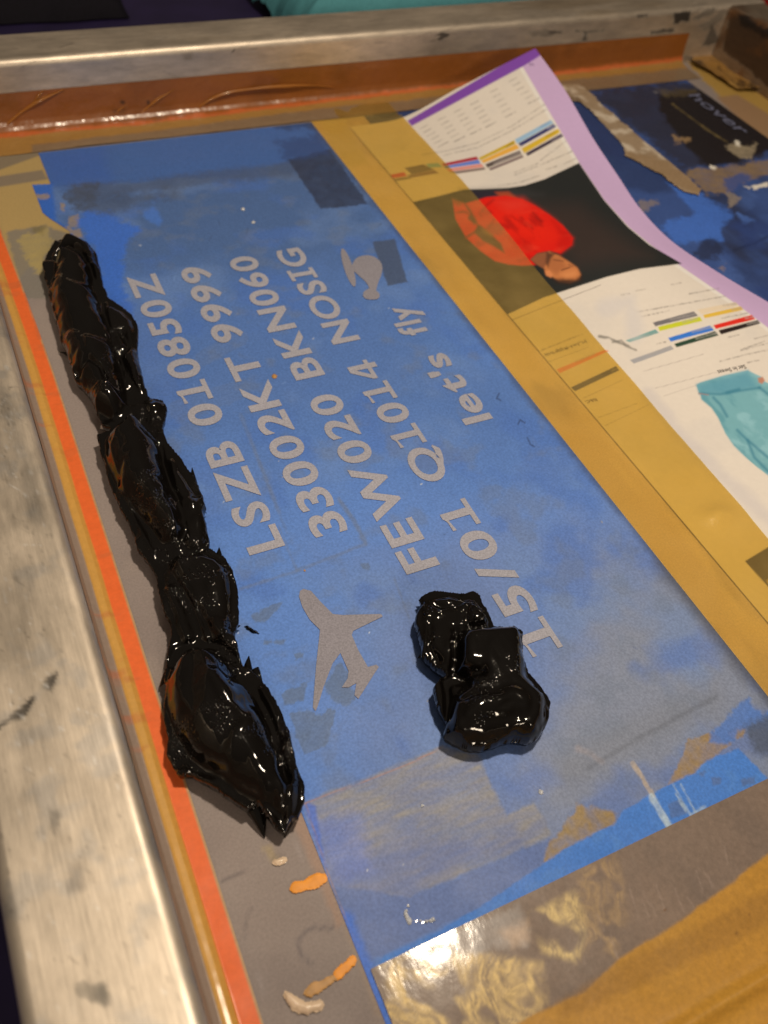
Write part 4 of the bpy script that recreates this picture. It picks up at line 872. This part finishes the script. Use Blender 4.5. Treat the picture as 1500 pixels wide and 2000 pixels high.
outl += T2((600, 770), (640, 775), (655, 800), (645, 850), (635, 885), (650, 930)) + T5((700, -12), (735, 40), (760, 70), (790, 130), (806, 190), (795, 215), (810, 270), (822, 345), (850, 372), (876, 378), (905, 430), (930, 510), (932, 600), (930, 640), (918, 675), (930, 730), (945, 800), (978, 815), (1023, 862), (1060, 920), (1095, 970), (1115, 1020), (1135, 1075), (1150, 1150))
outl += C7((1160, 200), (1187, 270), (1187, 335), (1168, 408), (1140, 415), (1112, 468), (1080, 452), (1035, 390), (1005, 352), (985, 365), (965, 372), (925, 345), (880, 320), (840, 290), (800, 265), (750, 240), (700, 235), (675, 195), (652, 150), (655, 80), (640, 20))
outl += T5((640, 960), (650, 885), (638, 860), (640, 830), (655, 770), (668, 690), (665, 640), (640, 590), (622, 520), (610, 460), (575, 400), (535, 352), (520, 290), (475, 200), (440, 120), (420, 70), (405, 0)) + T2((395, 985), (380, 912), (415, 900), (432, 895), (432, 885), (400, 870), (385, 830), (365, 780), (340, 740), (300, 700), (285, 660), (265, 600), (240, 540), (222, 480), (205, 410), (190, 370), (190, 340), (178, 300), (168, 250), (178, 215), (190, 190), (230, 145))
ink(outl, [
    (T4((385, 340), (440, 225), (560, 185), (670, 240), (735, 420), (810, 640), (880, 800), (910, 960), (1010, 1250), (1010, 1450), (880, 1510), (690, 1400), (570, 1160), (460, 900), (370, 560)), 12, 8),
    (T4((370, 240), (470, 150), (560, 105), (700, 170), (765, 280), (800, 470), (700, 400), (600, 215), (450, 230), (390, 340)), 9.5, 4),
    (T4((820, 600), (960, 660), (1070, 770), (1070, 980), (1130, 1240), (1170, 1370), (1050, 1300), (920, 1050), (820, 800)), 8, 3.2),
    (T2((395, 920), (440, 870), (510, 825), (560, 830), (610, 890), (635, 960), (655, 1040), (690, 1100), (730, 1210), (740, 1290), (660, 1330), (590, 1270), (520, 1190), (450, 1100), (405, 1000)), 13.5, 9),
    ([(322, 860), (350, 905), (385, 955), (402, 1000), (410, 1060), (405, 1080), (352, 1080), (345, 1000), (325, 930)], 7.5, 3.5),
    ([(320, 1085), (420, 1075), (455, 1120), (464, 1180), (460, 1235), (430, 1275), (392, 1210), (340, 1140)], 8.2, 4),
    ([(310, 1105), (345, 1140), (385, 1210), (402, 1265), (345, 1275), (332, 1220), (318, 1170)], 7, 4),
    ([(338, 1285), (390, 1262), (432, 1272), (462, 1310), (500, 1370), (545, 1440), (570, 1500), (585, 1560), (560, 1610), (500, 1575), (430, 1535), (365, 1490), (330, 1415), (322, 1335)], 14.5, 10, (0, -1.6)),
    ([(350, 1300), (392, 1275), (430, 1290), (470, 1350), (500, 1420), (490, 1450), (440, 1440), (385, 1400)], 16.5, 6, (0, -.8)),
    ([(470, 1440), (530, 1440), (560, 1510), (575, 1570), (545, 1590), (505, 1540)], 11.5, 4),
    ([(440, 1280), (482, 1302), (522, 1352), (557, 1420), (577, 1490), (591, 1540), (585, 1600), (552, 1630), (545, 1570), (556, 1490), (535, 1420), (485, 1340)], 9, 4),
    ([(322, 1395), (345, 1415), (380, 1470), (440, 1518), (510, 1535), (545, 1560), (530, 1605), (450, 1562), (380, 1518), (338, 1492)], 6.5, 3.5)],
    [[(285, 790, 2.6, 6), (308, 803, 3, 8), (305, 835, 2.4, 5)]],
    [([(338, 1296), (350, 1270), (385, 1254), (425, 1262), (456, 1290)], .9, 3.2), ([(152, 735), (175, 722), (200, 740), (212, 765)], .6, 2.2), ([(474, 1318), (520, 1400), (545, 1470), (556, 1530)], .8, 3.2), ([(335, 1440), (375, 1480), (440, 1522)], .8, 1.4), ([(240, 655), (250, 680), (240, 695)], 1.6, 2.6), ([(230, 835), (265, 815), (300, 845)], 1.0, 2.5), ([(310, 870), (325, 950), (348, 1030)], .9, 1.8)],
    [([(230, 870), (262, 822), (300, 850), (316, 910), (325, 980), (350, 1060)], .7, 1.0), ([(345, 1268), (390, 1250), (432, 1265), (460, 1300)], .7, 1.2), ([(115, 520), (140, 492), (178, 505)], .6, .9), ([(205, 580), (222, 660), (250, 745)], .7, .8), ([(430, 1288), (490, 1368), (530, 1428), (550, 1470)], .7, 1.0), ([(340, 1110), (380, 1170), (405, 1240)], .6, .8), ([(560, 1420), (577, 1490), (565, 1560)], .6, .7), ([(215, 860), (232, 930), (262, 1005), (300, 1075)], .6, .6)],
    [(215, 730, 30), (225, 660, 22), (295, 830, 25), (290, 960, 40), (330, 1030, 30), (380, 1130, 50), (330, 1070, 30), (410, 1100, 40), (440, 1230, 25), (455, 1290, 28), (420, 1400, 30), (545, 1440, 35), (365, 1470, 45), (480, 1420, 20), (570, 1500, 25), (395, 960, 20), (190, 500, 15), (330, 800, 14)],
    'long heavy ridge of glossy black ink laid beside the left bar', 101,
    wisps=[((398, 1000), (404, 1003), .003, .0015, .6), ((378, 940), (375, 913), .003, .006, .6), ((428, 1088), (428, 1069), .003, .005, .7), ((484, 1305), (486, 1281), .003, .005, .8), ((462, 1225), (470, 1222), .002, .002, .7), ((320, 1330), (312, 1342), .003, .002, .7), ((500, 1575), (517, 1637), .0025, .0005, 1.6), ((505, 1320), (512, 1331), .002, .002, .6), ((122, 690), (114, 688), .001, .0006, .3), ((560, 1610), (556, 1636), .002, .0004, 1.2)])
S6 = crop(750, 900, 2)
outs = S6((135, 545), (165, 525), (195, 522), (240, 528), (290, 535), (312, 535), (345, 528), (370, 545), (378, 570), (405, 610), (428, 658), (480, 665), (530, 668), (543, 686), (536, 720), (540, 780), (560, 840), (600, 890), (630, 930), (648, 965), (640, 1000), (625, 1050), (600, 1090), (560, 1108), (500, 1105), (450, 1115), (400, 1128), (340, 1135), (270, 1112), (230, 1085), (240, 1030), (215, 985), (195, 930), (190, 890), (210, 865), (245, 850), (200, 820), (160, 790), (140, 765), (146, 740), (130, 690), (120, 640), (130, 595), (150, 570))
Z5 = crop(780, 1130, 4.545)
ink(outs, [
    (Z5((455, 470), (700, 440), (1095, 462), (1105, 560), (1120, 830), (1165, 930), (1335, 1130), (1310, 1300), (1215, 1455), (1000, 1455), (700, 1505), (425, 1445), (395, 1280), (450, 1050), (600, 900), (470, 810)), 11.5, 4.5, (.5, -.5)),
    (Z5((480, 1000), (640, 900), (900, 860), (1140, 920), (1300, 1130), (1280, 1280), (1190, 1430), (1000, 1430), (700, 1480), (440, 1420), (420, 1280)), 13.5, 9),
    (Z5((600, 440), (1090, 460), (1105, 600), (1110, 800), (900, 720), (720, 600)), 13, 6, (.8, -.8)),
    (Z5((170, 210), (300, 145), (480, 150), (560, 195), (650, 160), (760, 280), (840, 450), (560, 480), (490, 800), (440, 880), (190, 700), (140, 450)), 8, 3.6, (0, .4)),
    (Z5((560, 260), (700, 240), (830, 450), (600, 470), (520, 380)), 9.5, 2.5),
    (Z5((340, 560), (470, 500), (500, 780), (430, 850), (330, 700)), 9.2, 2.2),
    (Z5((290, 1050), (330, 920), (430, 900), (440, 1250), (390, 1280), (320, 1180)), 6, 2.5)],
    [],
    [(Z5((420, 900), (560, 870), (720, 865)), 1.3, 3.2), (Z5((420, 930), (440, 1100), (420, 1250)), .8, 2.5), (Z5((470, 480), (455, 640), (470, 800)), 1.0, 2.6), (Z5((250, 400), (250, 620), (330, 760)), .7, 1.6), (Z5((300, 250), (420, 300), (520, 270)), .8, 1.6), (Z5((560, 1130), (700, 1090), (850, 1060)), 1.2, .8), (Z5((960, 1180), (1000, 1280)), 1.2, .8)],
    [(Z5((490, 500), (700, 455), (900, 470), (1085, 490)), .6, 1.0), (Z5((1060, 500), (1065, 640), (1100, 800), (1150, 920), (1240, 1030), (1310, 1150)), .6, 1.1), (Z5((210, 230), (250, 340), (240, 600)), .6, .8), (Z5((330, 320), (480, 240), (600, 240), (700, 330), (780, 430)), .6, 1.0), (Z5((180, 690), (330, 800), (430, 880)), .5, .6)],
    [(945, 1340, 24), (935, 1355, 20), (965, 1350, 16), (1060, 1375, 20), (925, 1205, 22), (850, 1195, 12), (845, 1250, 12), (1018, 1290, 18), (940, 1395, 16)],
    'compact lump of glossy black ink near the digits 15, right of the airplane', 207, base=.0064, fold=(.016, .0007, .5),
    wisps=[((901, 1172), (901, 1158), .0055, .0075, .9), ((826, 1175), (817, 1172), .003, .003, .9), ((822, 1283), (815, 1286), .002, .002, .7), ((1013, 1238), (1022, 1242), .006, .0062, .9), ((935, 1180), (936, 1168), .004, .0055, .7)])
o = blob('paper_crumb', [(196, 833), (201, 829), (208, 832), (209, 836), (203, 838), (197, 837)], .0012, plain('white_crumb', (235, 225, 210), .6).m, None, z0=.0006, step=.00012); tag(o, 'tiny white crumb at the left edge of the long black ink ridge', 'crumb')
# stray flecks
for poly, lab in ((T5((955, 645), (968, 645), (985, 658), (1008, 675), (990, 670), (962, 658)), 'tiny black ink fleck beside the waist of the long ink ridge'),):
    o = blob('ink_fleck', poly, .0006, M_ink, None, step=.0002); tag(o, lab, 'ink')

# ------------------------------------------------------------------ beyond the frame
def cloth(name, cx, cy, sx, sy, h, mat, label, cat, seed, z0=-.003):
    n, m = 70, 90; U, Vv = np.meshgrid(np.linspace(-1, 1, m), np.linspace(-1, 1, n)); r = np.maximum(np.abs(U), np.abs(Vv))+.06*fbm(U, Vv, .5, seed)
    X = cx+U*sx*(1+.05*fbm(U, Vv, .7, seed+1)); Y = cy+Vv*sy*(1+.08*fbm(U, Vv, .6, seed+2)); Z = z0+h*(np.clip(1-r**6, 0, 1)**.5)*(1+.22*fbm(U, Vv, .45, seed+3))
    o = link(name, mesh_np(name, np.stack([X.ravel(), Y.ravel(), Z.ravel()], 1), gridfaces(n, m)), mat); return tag(o, label, cat)
cloth('folded_cloth', .27, .515, .085, .05, .03, plain('teal_cloth', (80, 132, 126), .85, .12, 900, spec=.2, bump=.4, bs=1200).m, 'teal folded cloth lying behind the far bar of the screen', 'cloth', 3)
cloth('dark_cloth', -.02, .635, .13, .098, .02, plain('black_cloth', (14, 10, 16), .8, .2, 500, spec=.2, bump=.3).m, 'black cloth on the table at the upper left, behind the frame', 'cloth', 8)
cloth('folded_cloth', .57, .50, .05, .06, .03, plain('red_cloth', (150, 34, 26), .85, .12, 900, spec=.2, bump=.4, bs=1200).m, 'small red cloth showing past the far right corner of the frame', 'cloth', 12)
